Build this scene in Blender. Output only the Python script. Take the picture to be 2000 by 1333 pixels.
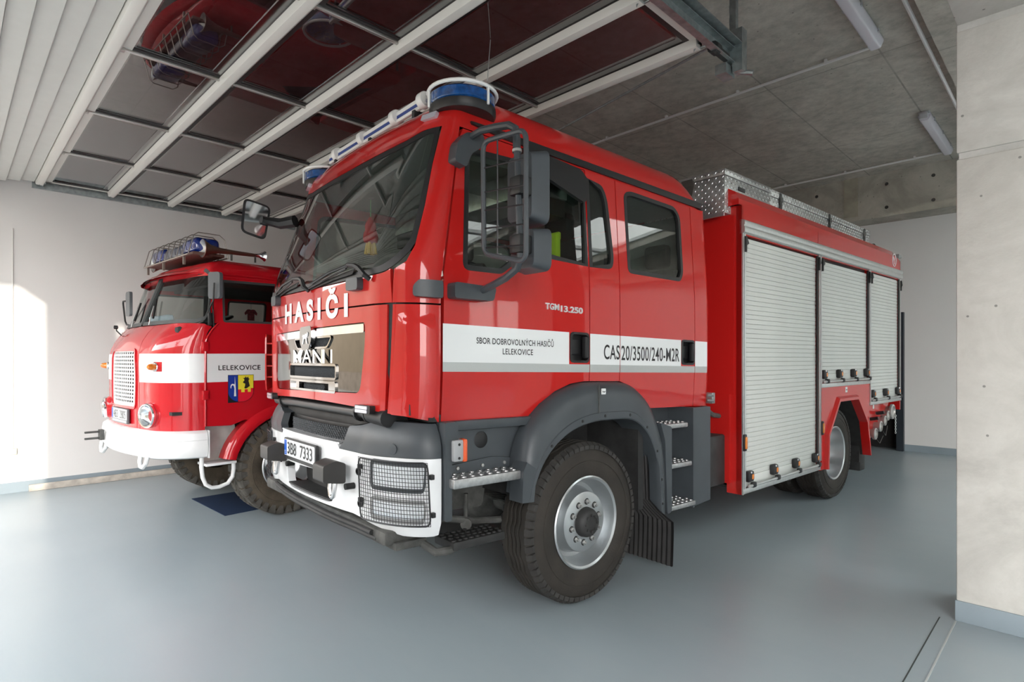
import bpy, bmesh, math, random
from mathutils import Vector, Matrix, geometry
random.seed(7)
sc = bpy.context.scene
for o in list(bpy.data.objects): bpy.data.objects.remove(o, do_unlink=True)
COL = sc.collection
PI = math.pi; R = math.radians

# ------------------------------------------------------------------ camera, sky, sun, exposure
cam = bpy.data.objects.new('camera', bpy.data.cameras.new('camera')); COL.objects.link(cam)
cam.location = (0, 0, 1.635); cam.rotation_euler = (R(90), 0, R(45.2))
cam.data.sensor_width = 36; cam.data.lens = 36*1114/2000; cam.data.shift_y = 32.5/2000
cam.data.clip_start = .02; cam.data.clip_end = 400
sc.camera = cam
W = bpy.data.worlds.new('world'); sc.world = W; W.use_nodes = True
nt = W.node_tree; nt.nodes.clear()
_tc = nt.nodes.new('ShaderNodeTexCoord'); _sp = nt.nodes.new('ShaderNodeSeparateXYZ'); _rp = nt.nodes.new('ShaderNodeValToRGB')
_bg = nt.nodes.new('ShaderNodeBackground'); _wo = nt.nodes.new('ShaderNodeOutputWorld')
nt.links.new(_tc.outputs['Generated'], _sp.inputs[0]); nt.links.new(_sp.outputs[2], _rp.inputs[0])
_rp.color_ramp.elements[0].color = (1.0, .965, .925, 1); _rp.color_ramp.elements[0].position = 0
_rp.color_ramp.elements[1].color = (.84, .89, .96, 1); _rp.color_ramp.elements[1].position = .9
nt.links.new(_rp.outputs[0], _bg.inputs[0]); _bg.inputs[1].default_value = 5.0
nt.links.new(_bg.outputs[0], _wo.inputs[0])
sun = bpy.data.objects.new('sun', bpy.data.lights.new('sun', 'SUN')); COL.objects.link(sun)
sun.data.energy = 1.7; sun.data.angle = R(.6); sun.data.color = (1, .93, .82)
sun.rotation_euler = Vector((-7.2, 1.472, -1.19)).to_track_quat('-Z', 'Y').to_euler(); sun.location = (12, -3, 4)
vs = sc.view_settings; vs.view_transform = 'Standard'; vs.look = 'None'; vs.gamma = 1; vs.use_curve_mapping = False
vs.exposure = 1.15

# ------------------------------------------------------------------ materials
MATS = {}
def node_mat(name):
    m = bpy.data.materials.new(name); m.use_nodes = True; n = m.node_tree; b = n.nodes['Principled BSDF']; MATS[name] = m
    return m, n, b
def mat(name, col, rough=.5, metal=0, coat=0, var=0, scale=8, bump=0, bscale=60, spec=.5, coatr=.03):
    m, n, b = node_mat(name)
    b.inputs['Base Color'].default_value = (*col, 1); b.inputs['Roughness'].default_value = rough
    b.inputs['Metallic'].default_value = metal; b.inputs['Coat Weight'].default_value = coat
    b.inputs['Coat Roughness'].default_value = coatr; b.inputs['Specular IOR Level'].default_value = spec
    if var or bump:
        tc = n.nodes.new('ShaderNodeTexCoord')
    if var:
        t = n.nodes.new('ShaderNodeTexNoise'); t.inputs['Scale'].default_value = scale; t.inputs['Detail'].default_value = 6
        n.links.new(tc.outputs['Object'], t.inputs['Vector'])
        r = n.nodes.new('ShaderNodeMapRange'); r.inputs[1].default_value = .3; r.inputs[2].default_value = .7
        r.inputs[3].default_value = 1-var; r.inputs[4].default_value = 1+var; n.links.new(t.outputs['Fac'], r.inputs[0])
        mx = n.nodes.new('ShaderNodeMix'); mx.data_type = 'RGBA'; mx.blend_type = 'MULTIPLY'; mx.inputs[0].default_value = 1
        mx.inputs[6].default_value = (*col, 1); n.links.new(r.outputs[0], mx.inputs[7]); n.links.new(mx.outputs[2], b.inputs['Base Color'])
    if bump:
        t2 = n.nodes.new('ShaderNodeTexNoise'); t2.inputs['Scale'].default_value = bscale; t2.inputs['Detail'].default_value = 4
        n.links.new(tc.outputs['Object'], t2.inputs['Vector'])
        bp = n.nodes.new('ShaderNodeBump'); bp.inputs['Strength'].default_value = bump; bp.inputs['Distance'].default_value = .01
        n.links.new(t2.outputs['Fac'], bp.inputs['Height']); n.links.new(bp.outputs['Normal'], b.inputs['Normal'])
    return m
def glass(name, tint, refl=1.0, rough=0.0, ior=1.5):
    m = bpy.data.materials.new(name); m.use_nodes = True; n = m.node_tree; n.nodes.clear(); MATS[name] = m
    o = n.nodes.new('ShaderNodeOutputMaterial'); mx = n.nodes.new('ShaderNodeMixShader'); tr = n.nodes.new('ShaderNodeBsdfTransparent')
    gl = n.nodes.new('ShaderNodeBsdfGlossy'); fr = n.nodes.new('ShaderNodeFresnel'); mu = n.nodes.new('ShaderNodeMath'); mu.operation = 'MULTIPLY'
    mu.use_clamp = True; mu.inputs[1].default_value = refl; fr.inputs[0].default_value = ior; gl.inputs['Roughness'].default_value = rough
    tr.inputs[0].default_value = (*tint, 1)
    ge = n.nodes.new('ShaderNodeNewGeometry'); su = n.nodes.new('ShaderNodeMath'); su.operation = 'SUBTRACT'; su.inputs[0].default_value = 1; m2 = n.nodes.new('ShaderNodeMath'); m2.operation = 'MULTIPLY'
    n.links.new(ge.outputs['Backfacing'], su.inputs[1]); n.links.new(su.outputs[0], m2.inputs[1]); n.links.new(mu.outputs[0], m2.inputs[0])
    n.links.new(fr.outputs[0], mu.inputs[0]); n.links.new(m2.outputs[0], mx.inputs[0]); n.links.new(tr.outputs[0], mx.inputs[1])
    n.links.new(gl.outputs[0], mx.inputs[2]); n.links.new(mx.outputs[0], o.inputs[0]); return m
def ramp(n, fac, stops):
    r = n.nodes.new('ShaderNodeValToRGB'); e = r.color_ramp.elements
    while len(e) < len(stops): e.new(.5)
    for k, (p, c) in enumerate(stops): e[k].position = p; e[k].color = (*c, 1)
    n.links.new(fac, r.inputs[0]); return r.outputs[0]
def noise(n, vec, scale, detail=6, dist=0, rough=.55):
    t = n.nodes.new('ShaderNodeTexNoise'); t.inputs['Scale'].default_value = scale; t.inputs['Detail'].default_value = detail
    t.inputs['Distortion'].default_value = dist; t.inputs['Roughness'].default_value = rough; n.links.new(vec, t.inputs['Vector']); return t.outputs['Fac']
def mixc(n, fac, a, b, mode='MIX'):
    m = n.nodes.new('ShaderNodeMix'); m.data_type = 'RGBA'; m.blend_type = mode
    for k, v in ((0, fac), (6, a), (7, b)):
        if isinstance(v, (int, float)): m.inputs[k].default_value = v
        elif isinstance(v, tuple): m.inputs[k].default_value = (*v, 1)
        else: n.links.new(v, m.inputs[k])
    return m.outputs[2]
def concrete(name, base, dark, seams=None, stain=.5, bs=.25):
    m, n, b = node_mat(name); tc = n.nodes.new('ShaderNodeTexCoord').outputs['Object']
    c = ramp(n, noise(n, tc, 1.3, 9, .9, .66), [(.30, tuple(v*.78 for v in dark)), (.46, dark), (.56, base), (.74, tuple(min(1, v*1.22) for v in base))])
    f = ramp(n, noise(n, tc, 9, 8, 0, .7), [(.36, (0, 0, 0)), (.62, (1, 1, 1))])
    c = mixc(n, .35*stain, c, mixc(n, f, tuple(v*.8 for v in dark), base), 'MIX')
    p = n.nodes.new('ShaderNodeTexVoronoi'); p.inputs['Scale'].default_value = 7; n.links.new(tc, p.inputs['Vector'])
    pf = ramp(n, p.outputs['Distance'], [(.045, (0, 0, 0)), (.06, (1, 1, 1))])
    c = mixc(n, pf, tuple(v*.45 for v in dark), c)
    h = noise(n, tc, 25, 8)
    if seams:
        br = n.nodes.new('ShaderNodeTexBrick'); br.offset = 0; br.inputs['Scale'].default_value = 1
        br.inputs['Brick Width'].default_value = seams[0]; br.inputs['Row Height'].default_value = seams[1]; br.inputs['Mortar Size'].default_value = seams[2]
        br.inputs['Mortar Smooth'].default_value = .3
        mp = n.nodes.new('ShaderNodeMapping'); mp.inputs['Location'].default_value = seams[3]; n.links.new(tc, mp.inputs[0]); n.links.new(mp.outputs[0], br.inputs['Vector'])
        c = mixc(n, mixc(n, 1.0, br.outputs['Color'], (1, 1, 1), 'MULTIPLY') if 0 else br.outputs['Fac'], c, mixc(n, noise(n, tc, 2.2, 4), c, tuple(v*.45 for v in dark)))
    n.links.new(c, b.inputs['Base Color']); b.inputs['Roughness'].default_value = .85
    bp = n.nodes.new('ShaderNodeBump'); bp.inputs['Strength'].default_value = bs; bp.inputs['Distance'].default_value = .01
    n.links.new(h, bp.inputs['Height']); n.links.new(bp.outputs['Normal'], b.inputs['Normal']); return m

RED = mat('red_paint', (.50, .014, .012), .38, 0, 1.0, spec=.08)
RED2 = mat('old_red_paint', (.52, .008, .016), .38, 0, 1.0, var=.04, scale=3, spec=.08)
WHITE = mat('white_paint', (.82, .83, .84), .35, 0, .6, var=.02)
STICK = mat('white_sticker', (.76, .78, .78), .35, 0, .3)
SILVERTAPE = mat('reflective_tape', (.50, .52, .51), .38, .35, 0, bump=.25, bscale=220)
LETB = mat('black_lettering', (.012, .012, .013), .4)
GREY = mat('dark_grey_plastic', (.052, .060, .068), .42, 0, 0, var=.12, scale=5, bump=.06, bscale=240)
BLK = mat('black_plastic', (.012, .012, .013), .45)
RUB = mat('black_rubber', (.010, .010, .010), .6)
TYRE = mat('tyre_rubber', (.024, .020, .016), .78, 0, 0, var=.35, scale=6, bump=.15, bscale=90)
TREAD = mat('tread_rubber', (.030, .028, .026), .8, 0, 0, var=.3, scale=12, bump=.2, bscale=70)
OTYRE = mat('dusty_tyre_rubber', (.085, .068, .048), .85, 0, 0, var=.45, scale=5, bump=.3, bscale=60)
OTREAD = mat('dusty_tread_rubber', (.090, .084, .074), .85, 0, 0, var=.35, scale=9, bump=.3, bscale=60)
RIM = mat('silver_wheel_paint', (.52, .54, .55), .30, .85, .2, var=.05)
ALU = mat('brushed_aluminium', (.62, .63, .62), .38, .9, 0, var=.06, scale=30)
STEP = mat('tread_aluminium', (.50, .50, .50), .36, .85, 0, var=.18, scale=40)
CHROME = mat('chrome', (.82, .82, .84), .04, 1.0)
GALV = mat('galvanised_steel', (.36, .40, .40), .40, .85, 0, var=.2, scale=20)
UNDER = mat('underbody_black', (.022, .022, .022), .65, 0, 0, var=.4, scale=10)
UNDERG = mat('dusty_chassis', (.075, .075, .070), .75, 0, 0, var=.4, scale=12, bump=.3, bscale=80)
GLASS = glass('window_glass', (.74, .80, .77), 1.4)
WGLASS = glass('windscreen_glass', (.78, .83, .80), 1.7)
OGLASS = glass('clear_glass', (.84, .87, .86), 1.1)
PANE = glass('acrylic_pane', (.62, .53, .56), 2.4, .0)
LENS = glass('lamp_lens', (.96, .98, .99), 1.0)
AMBER = mat('amber_lens', (.70, .20, .02), .15, 0, 1.0)
ORNG = mat('orange_lens', (.75, .10, .02), .15, 0, 1.0)
REFL = mat('lamp_reflector', (.85, .87, .90), .08, 1.0)
LED = mat('led_face', (.62, .62, .70), .25, .3, 1.0, bump=.5, bscale=120)
BLUE = mat('blue_lens', (.006, .06, .22), .12, 0, 1.0, var=.5, scale=30)
BLUE2 = mat('blue_beacon_lens', (.004, .02, .17), .08, 0, 1.0, var=.3, scale=10)
BLUES = mat('blue_stripe', (.02, .05, .25), .4)
WPL = mat('white_plastic', (.80, .80, .78), .4)
PLATE = mat('plate_white', (.74, .76, .78), .4)
EUB = mat('plate_blue', (.01, .10, .50), .4)
INT = mat('cab_interior', (.035, .037, .038), .8, 0, 0, var=.1)
INTL = mat('cab_lining', (.24, .25, .24), .85)
SEATM = mat('seat_fabric', (.03, .032, .035), .9, 0, 0, var=.3, scale=30)
HIVIS = mat('hivis_yellow', (.55, .75, .03), .6)
HIVO = mat('hivis_orange', (.85, .16, .04), .6)
MESHM = mat('grille_mesh', (.05, .055, .06), .5)
WIREM = mat('guard_wire', (.025, .025, .027), .45, .3)
OWHITE = mat('old_white_enamel', (.80, .81, .81), .4, 0, .3, var=.05, scale=6, bump=.05, bscale=20)
DUSTW = mat('dusty_white_panel', (.58, .55, .52), .6, 0, 0, var=.25, scale=5)
GASK = mat('rubber_gasket', (.05, .055, .055), .55)
CHEQ = None
def chequer():
    m, n, b = node_mat('chequer_plate'); tc = n.nodes.new('ShaderNodeTexCoord').outputs['Object']
    c = ramp(n, noise(n, tc, 14, 4), [(.3, (.38, .38, .38)), (.7, (.58, .58, .57))]); n.links.new(c, b.inputs['Base Color'])
    b.inputs['Metallic'].default_value = .85; b.inputs['Roughness'].default_value = .36; return m
CHEQ = chequer()

# ------------------------------------------------------------------ mesh helpers
def rpoly(pts, rad, n=5):
    out = []; N = len(pts)
    for i in range(N):
        r = rad[i] if isinstance(rad, (list, tuple)) else rad
        p = Vector(pts[i]); a = Vector(pts[i-1]); b = Vector(pts[(i+1) % N])
        if r <= 0: out.append(tuple(p)); continue
        da = a-p; db = b-p; ra = min(r, da.length*.49); rb = min(r, db.length*.49)
        A = p+da.normalized()*ra; B = p+db.normalized()*rb
        for k in range(n+1):
            t = k/n; out.append(tuple(A*(1-t)**2+p*2*t*(1-t)+B*t*t))
    return out
def rrect(x0, y0, x1, y1, r, n=5): return rpoly([(x0, y0), (x1, y0), (x1, y1), (x0, y1)], r, n)
def inside(poly, x, y):
    c = False; j = len(poly)-1
    for i in range(len(poly)):
        xi, yi = poly[i]; xj, yj = poly[j]
        if (yi > y) != (yj > y) and x < (xj-xi)*(y-yi)/(yj-yi)+xi: c = not c
        j = i
    return c
def densify(poly, res):
    out = []
    for i in range(len(poly)):
        a = poly[i]; b = poly[(i+1) % len(poly)]; L = math.hypot(b[0]-a[0], b[1]-a[1]); k = max(1, int(math.ceil(L/res)))
        for j in range(k): out.append((a[0]+(b[0]-a[0])*j/k, a[1]+(b[1]-a[1])*j/k))
    return out
IDX = lambda v: v
class M:
    def __init__(s, xf=None): s.v = []; s.f = []; s.xf = xf; s.nl = {}
    def add(s, v, f):
        o = len(s.v); s.v += [tuple(p) for p in v]; s.f += [tuple(i+o for i in q) for q in f]; return s
    def bm(s, bm):
        bm.verts.index_update(); s.add([v.co[:] for v in bm.verts], [[v.index for v in f.verts] for f in bm.faces]); bm.free(); return s
    def box(s, x0, x1, y0, y1, z0, z1, b=0, seg=2, mx=None):
        bm = bmesh.new(); bmesh.ops.create_cube(bm, size=1)
        for v in bm.verts: v.co = Vector(((x0+x1)/2+v.co.x*(x1-x0), (y0+y1)/2+v.co.y*(y1-y0), (z0+z1)/2+v.co.z*(z1-z0)))
        if b: bmesh.ops.bevel(bm, geom=bm.edges[:], offset=b, segments=seg, profile=.5, affect='EDGES', clamp_overlap=True)
        if mx is not None: bmesh.ops.transform(bm, matrix=mx, verts=bm.verts)
        return s.bm(bm)
    def tube(s, pts, r, n=8, closed=False, caps=True):
        P = [Vector(p) for p in pts]; N = len(P); rs = r if isinstance(r, (list, tuple)) else [r]*N
        T = []
        for i in range(N):
            if closed: d = P[(i+1) % N]-P[i-1]
            else: d = P[min(i+1, N-1)]-P[max(i-1, 0)]
            T.append(d.normalized())
        up = Vector((0, 0, 1)) if abs(T[0].z) < .9 else Vector((1, 0, 0))
        u = T[0].cross(up).normalized(); V = []; F = []
        for i in range(N):
            u = (u-T[i]*u.dot(T[i])).normalized(); w = T[i].cross(u)
            for k in range(n):
                a = 2*PI*k/n; V.append(P[i]+(u*math.cos(a)+w*math.sin(a))*rs[i])
        for i in range(N if closed else N-1):
            j = (i+1) % N
            for k in range(n): F.append((i*n+k, i*n+(k+1) % n, j*n+(k+1) % n, j*n+k))
        if caps and not closed: F.append(tuple(range(n))[::-1]); F.append(tuple((N-1)*n+k for k in range(n)))
        return s.add(V, F)
    def lathe(s, prof, c, ax, n=32, close=False, jit=None):
        # prof [(r, a)], a along axis ax
        ax = Vector(ax).normalized(); up = Vector((0, 0, 1)) if abs(ax.z) < .9 else Vector((1, 0, 0))
        u = ax.cross(up).normalized(); w = ax.cross(u); c = Vector(c); V = []; F = []; m = len(prof)
        for k in range(n):
            t = 2*PI*k/n; d = u*math.cos(t)+w*math.sin(t)
            for i, (r, a) in enumerate(prof):
                aa = a+(jit(i, k) if jit else 0); V.append(c+d*r+ax*aa)
        for k in range(n):
            k2 = (k+1) % n
            for i in range(m if close else m-1):
                i2 = (i+1) % m; F.append((k*m+i, k*m+i2, k2*m+i2, k2*m+i))
        return s.add(V, F)
    def plate(s, poly, holes=(), fn=None, th=.01, res=None, bres=None):
        rings = [poly]+list(holes)
        if bres or res: rings = [densify(q, bres or res) for q in rings]
        pts = []; edges = []; 
        for q in rings:
            o = len(pts); pts += [Vector(p) for p in q]; edges += [(o+i, o+(i+1) % len(q)) for i in range(len(q))]
        if res:
            xs = [p[0] for p in rings[0]]; ys = [p[1] for p in rings[0]]
            nx = int((max(xs)-min(xs))/res)+1; ny = int((max(ys)-min(ys))/res)+1
            base = pts[:]
            for i in range(1, nx+1):
                for j in range(1, ny+1):
                    x = min(xs)+(max(xs)-min(xs))*(i-.5*(j % 2))/(nx+.5); y = min(ys)+(max(ys)-min(ys))*j/(ny+1)
                    if inside(rings[0], x, y) and not any(inside(h, x, y) for h in rings[1:]):
                        if min((p.x-x)**2+(p.y-y)**2 for p in base) > (.35*res)**2: pts.append(Vector((x, y)))
        r = geometry.delaunay_2d_cdt(pts, edges, [], 0, 1e-6)
        V2, E2, F2 = r[0], r[1], r[2]; tri = []
        for f in F2:
            cx = sum(V2[i].x for i in f)/len(f); cy = sum(V2[i].y for i in f)/len(f)
            if inside(rings[0], cx, cy) and not any(inside(h, cx, cy) for h in rings[1:]): tri.append(tuple(f))
        n = len(V2); V = [fn(v.x, v.y, 0) for v in V2]; F = list(tri)
        if res and th:
            X_ = s.xf or (lambda q: q); e = 1e-3; N = []
            for v in V2:
                da = Vector(X_(fn(v.x+e, v.y, 0)))-Vector(X_(fn(v.x-e, v.y, 0))); db = Vector(X_(fn(v.x, v.y+e, 0)))-Vector(X_(fn(v.x, v.y-e, 0)))
                N.append(da.cross(db).normalized())
            v = V2[0]; o_ = Vector(X_(fn(v.x, v.y, -.01)))-Vector(X_(fn(v.x, v.y, .01)))
            # orientation of the triangles in parameter space and of the surface normal
            A, B, C_ = (V2[i] for i in tri[0]); ccw = ((B-A).cross(C_-A)) > 0
            if N[0].dot(o_) < 0: N = [-q for q in N]; flip = ccw
            else: flip = not ccw
            if flip: tri = [q[::-1] for q in tri]; F = list(tri)
            base = len(s.f)
            for k, q in enumerate(tri): s.nl[base+k] = [N[i] for i in q]; s.nl[base+len(tri)+k] = [-N[i] for i in q[::-1]]
        if th:
            V += [fn(v.x, v.y, th) for v in V2]; F += [tuple(i+n for i in f[::-1]) for f in tri]
            cnt = {}
            for f in tri:
                for i in range(len(f)):
                    a, b = f[i], f[(i+1) % len(f)]; cnt[(a, b)] = 1
            for (a, b) in list(cnt):
                if (b, a) not in cnt: F.append((b, a, a+n, b+n))
        return s.add(V, F)
    def grid(s, fn, nu, nv, closeu=False):
        V = [fn(i/nu, j/nv) for j in range(nv+1) for i in range(nu+(0 if closeu else 1))]; w = nu if closeu else nu+1
        return s.add(V, [(j*w+i, j*w+(i+1) % w, (j+1)*w+(i+1) % w, (j+1)*w+i) for j in range(nv) for i in range(nu)])
    def strip(s, rows, close=False):
        m = len(rows[0]); V = [p for r in rows for p in r]; F = []
        for j in range(len(rows)-1):
            for i in range(m if close else m-1): F.append((j*m+i, j*m+(i+1) % m, (j+1)*m+(i+1) % m, (j+1)*m+i))
        return s.add(V, F)
    def mesh(s, name, sm=35, recalc=True):
        me = bpy.data.meshes.new(name); V = [s.xf(p) for p in s.v] if s.xf else s.v
        me.from_pydata(V, [], s.f)
        if recalc and not s.nl:
            bm = bmesh.new(); bm.from_mesh(me); bmesh.ops.remove_doubles(bm, verts=bm.verts, dist=1e-5)
            bmesh.ops.recalc_face_normals(bm, faces=bm.faces); bm.to_mesh(me); bm.free()
        if sm:
            me.shade_smooth(); me.set_sharp_from_angle(angle=R(sm))
        if s.nl:
            L = []
            for p in me.polygons:
                q = s.nl.get(p.index)
                L += [tuple(x) for x in q] if q else [tuple(p.normal)]*p.loop_total
            me.normals_split_custom_set(L)
        me.update(); return me
    def obj(s, name, m, parent=None, sm=35, label=None):
        me = s.mesh(name, sm); me.materials.append(m); o = bpy.data.objects.new(name, me); COL.objects.link(o)
        if parent: o.parent = parent
        if label: o['label'] = label
        return o
def empty(name, loc=(0, 0, 0), rz=0):
    o = bpy.data.objects.new(name, None); COL.objects.link(o); o.location = loc; o.rotation_euler = (0, 0, rz); o.empty_display_size = .2; return o
def tag(o, label, cat, group=None):
    o['label'] = label; o['category'] = cat
    if group: o['group'] = group
    return o
def struct(o): o['kind'] = 'structure'; return o
def dup(o, parent=None):
    c = o.copy(); COL.objects.link(c)
    if parent: c.parent = parent
    return c
def tree(o, parent=None):
    c = dup(o, parent)
    for ch in list(o.children): tree(ch, c)
    return c
def part(name, parent): 
    o = bpy.data.objects.new(name, None); COL.objects.link(o); o.parent = parent; return o
_FC = {}
def text(body, w, h, fn, space=1.0, bold=0.0, ext=0):
    cu = bpy.data.curves.new('t', 'FONT'); cu.body = body; cu.space_character = space; cu.offset = bold; cu.extrude = ext
    o = bpy.data.objects.new('t', cu); me = bpy.data.meshes.new_from_object(o)
    V = [v.co.copy() for v in me.vertices]; F = [tuple(p.vertices) for p in me.polygons]
    bpy.data.objects.remove(o); bpy.data.curves.remove(cu); bpy.data.meshes.remove(me)
    x0 = min(v.x for v in V); x1 = max(v.x for v in V); y0 = min(v.y for v in V); y1 = max(v.y for v in V)
    return M().add([fn((v.x-x0)/(x1-x0)*w, (v.y-y0)/(y1-y0)*h, -v.z) for v in V], F)

# ------------------------------------------------------------------ the setting
def floor_mat():
    m, n, b = node_mat('epoxy_floor'); tc = n.nodes.new('ShaderNodeTexCoord').outputs['Object']
    c = ramp(n, noise(n, tc, .5, 5, .3), [(.3, (.275, .325, .350)), (.7, (.305, .355, .375))])
    mp = n.nodes.new('ShaderNodeMapping'); mp.inputs['Scale'].default_value = (.55, 3.2, 1); mp.inputs['Rotation'].default_value = (0, 0, R(12)); n.links.new(tc, mp.inputs[0])
    sm = ramp(n, noise(n, mp.outputs[0], 1.6, 9, .8, .7), [(.40, (0, 0, 0)), (.95, (1, 1, 1))])
    c = mixc(n, mixc(n, 1.0, sm, (.28, .28, .28), 'MULTIPLY'), c, (.37, .40, .40))
    n.links.new(c, b.inputs['Base Color'])
    r = ramp(n, noise(n, tc, .9, 3, .2), [(.2, (.27, .27, .27)), (.8, (.34, .34, .34))]); n.links.new(r, b.inputs['Roughness'])
    b.inputs['Specular IOR Level'].default_value = .6
    bp = n.nodes.new('ShaderNodeBump'); bp.inputs['Strength'].default_value = .02; bp.inputs['Distance'].default_value = .01
    n.links.new(noise(n, tc, 5, 6), bp.inputs['Height']); n.links.new(bp.outputs['Normal'], b.inputs['Normal']); return m
FLOOR = floor_mat()
WALL = mat('white_wall_paint', (.70, .685, .665), .75, 0, 0, var=.02, scale=1.2, bump=.04, bscale=40)
CEIL = concrete('ceiling_concrete', (.60, .55, .48), (.45, .41, .355), (1.15, 2.6, .010, (.35, .9, 0)), 1.6)
BEAM = concrete('beam_concrete', (.46, .43, .37), (.36, .335, .285))
COLM = concrete('column_concrete', (.60, .585, .545), (.545, .53, .49), None, .6)
BASEB = mat('blue_grey_base_paint', (.235, .285, .315), .5, 0, 0, var=.06, scale=2)
NAVY = mat('dark_navy_paint', (.010, .018, .026), .5)
DARKR = mat('passage_shade_black', (.015, .015, .016), .9)
ASPH = mat('forecourt_paving', (.24, .235, .22), .9, 0, 0, var=.2, scale=2)
DOORW = mat('white_door_panel', (.58, .58, .545), .45, 0, 0, var=.02)
RAILW = mat('cream_white_rail', (.70, .68, .63), .4)
ALUD = mat('dark_bronze_aluminium', (.055, .05, .05), .4, .6)
ALUM = mat('mullion_aluminium', (.50, .48, .46), .35, .8)
PVC = mat('grey_conduit', (.78, .75, .73), .5)
LIGHTD = mat('frosted_diffuser', (.72, .69, .74), .35, 0, .3)
LIGHTH = mat('light_housing', (.50, .50, .52), .5)
WOOD = mat('weathered_wood', (.42, .38, .33), .8, 0, 0, var=.25, scale=9, bump=.2, bscale=40)
XL, XR, YB, YF, ZC = -9.15, 8.4, 11.94, -.3, 4.8
def sbox(name, m, *a, b=0): return struct(M().box(*a, b=b).obj(name, m))
sbox('floor', FLOOR, XL-.3, XR+.3, YF-.35, YB+.3, -.12, 0)
ADDED_SKYLIGHTS = [(2.0, 6.4, 5.4, 7.2), (2.0, 6.4, 8.2, 10.6)]  # skylights added out of view to brighten the rear of the room
cl = M().plate([(XL-.3, YF-.35), (XR+.3, YF-.35), (XR+.3, YB+.3), (XL-.3, YB+.3)], [[(a, c_), (b, c_), (b, d), (a, d)] for a, b, c_, d in ADDED_SKYLIGHTS], lambda a, b, c: (a, b, ZC+c), .25); struct(cl.obj('ceiling', CEIL))
for k, (a, b, c_, d) in enumerate(ADDED_SKYLIGHTS):
    w_ = struct(empty('window_%d' % (k+3), ((a+b)/2, (c_+d)/2, ZC)))
    M().plate([(-(b-a)/2, -(d-c_)/2), ((b-a)/2, -(d-c_)/2), ((b-a)/2, (d-c_)/2), (-(b-a)/2, (d-c_)/2)], [[(x0*(b-a)/2+.06, -(d-c_)/2+.06), ((x0+1)*(b-a)/2-.06, -(d-c_)/2+.06), ((x0+1)*(b-a)/2-.06, (d-c_)/2-.06), (x0*(b-a)/2+.06, (d-c_)/2-.06)] for x0 in (-1, 0)], lambda u, v, c: (u, v, .16+c), .07).obj('window_frame', WPL, w_)
    for x0 in (-1, 0): M().box(x0*(b-a)/2+.05, (x0+1)*(b-a)/2-.05, -(d-c_)/2+.05, (d-c_)/2-.05, .18, .19).obj('pane', OGLASS, w_)
wl = sbox('wall_left', WALL, XL-.3, XL, YF-.3, YB+.3, 0, ZC)
# back wall with the doorway behind the engine
DX0, DX1, DH = -3.55, -2.26, 2.37
wb = M()
wb.plate([(XL, 0), (DX0, 0), (DX0, DH), (DX1, DH), (DX1, 0), (XR, 0), (XR, ZC), (XL, ZC)], (), lambda a, b, c: (a, YB+c, b), .25)
struct(wb.obj('wall_back', WALL))
d2 = struct(empty('door_2', (0, 0, 0)))
M().box(DX0-.05, DX0+.06, YB-.012, YB+.26, 0, DH+.06).box(DX1-.09, DX1+.012, YB-.10, YB+.26, 0, DH+.06).box(DX0, DX1, YB-.012, YB+.26, DH-.05, DH+.06).obj('door_frame', NAVY, d2)
M().box(DX0-.2, DX1+.2, YB+.25, YB+1.6, -.01, DH+.2).obj('passage_shade_box', DARKR, d2)  # closed near-black box; the passage's darkness is put into its colour
# front wall: two wide openings, the unseen right one enlarged to bring in daylight
fw = M(); fw.plate([(XL-.3, 0), (-9.05, 0), (-9.05, 3.5), (-1.9, 3.5), (-1.9, 0), (.3, 0), (.3, 3.9), (8.2, 3.9), (8.2, 0), (XR+.3, 0), (XR+.3, ZC), (XL-.3, ZC)], (), lambda a, b, c: (a, YF-.3+c, b), .3)
struct(fw.obj('wall_front', WALL)); 
wr = M(); ADDED_WINDOWS = [(5.8, 7.8), (9.2, 11.2)]  # right-wall windows added out of view for more daylight deep inside
wr.plate([(YF-2.15, 0), (YB+.3, 0), (YB+.3, ZC), (YF-2.15, ZC)], [[(a, 1.4), (b, 1.4), (b, 3.4), (a, 3.4)] for a, b in ADDED_WINDOWS], lambda a, b, c: (XR+c, a, b), .3)  # carried outdoors past the front to block low sun at the right bay
struct(wr.obj('wall_right', WALL))
for k, (a, b) in enumerate(ADDED_WINDOWS):
    w_ = struct(empty('window_%d' % (k+1), (XR+.12, (a+b)/2, 1.4))); h_ = (b-a)/2
    for y0 in (-h_, 0):
        M().plate([(y0, 0), (y0+h_, 0), (y0+h_, 2.0), (y0, 2.0)], [[(y0+.06, .06), (y0+h_-.06, .06), (y0+h_-.06, 1.94), (y0+.06, 1.94)]], lambda u, v, c: (c, u, v), .06).obj('window_frame', WPL, w_)
        M().box(.02, .03, y0+.05, y0+h_-.05, .05, 1.95).obj('pane', OGLASS, w_)
sbox('added_sun_block_wall', WALL, 17.0, 17.4, -2.0, 26, -.05, 6.0)  # unseen wall added to keep low sun out of the right-wall windows
g = M().plate([(-60, -60), (60, -60), (60, 60), (XR+.35, 60), (XR+.35, YF-.36), (-60, YF-.36)], (), lambda a, b, c: (a, b, -.03-c), .1).obj('ground_forecourt', ASPH); struct(g)
sbox('added_shade_canopy', mat('shade_canopy_grey', (.22, .22, .22), .7), XL-1.5, -1.0, -2.35, YF-.3, 3.85, 4.05)  # unseen canopy added to cut the sky light entering the left bay
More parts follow.
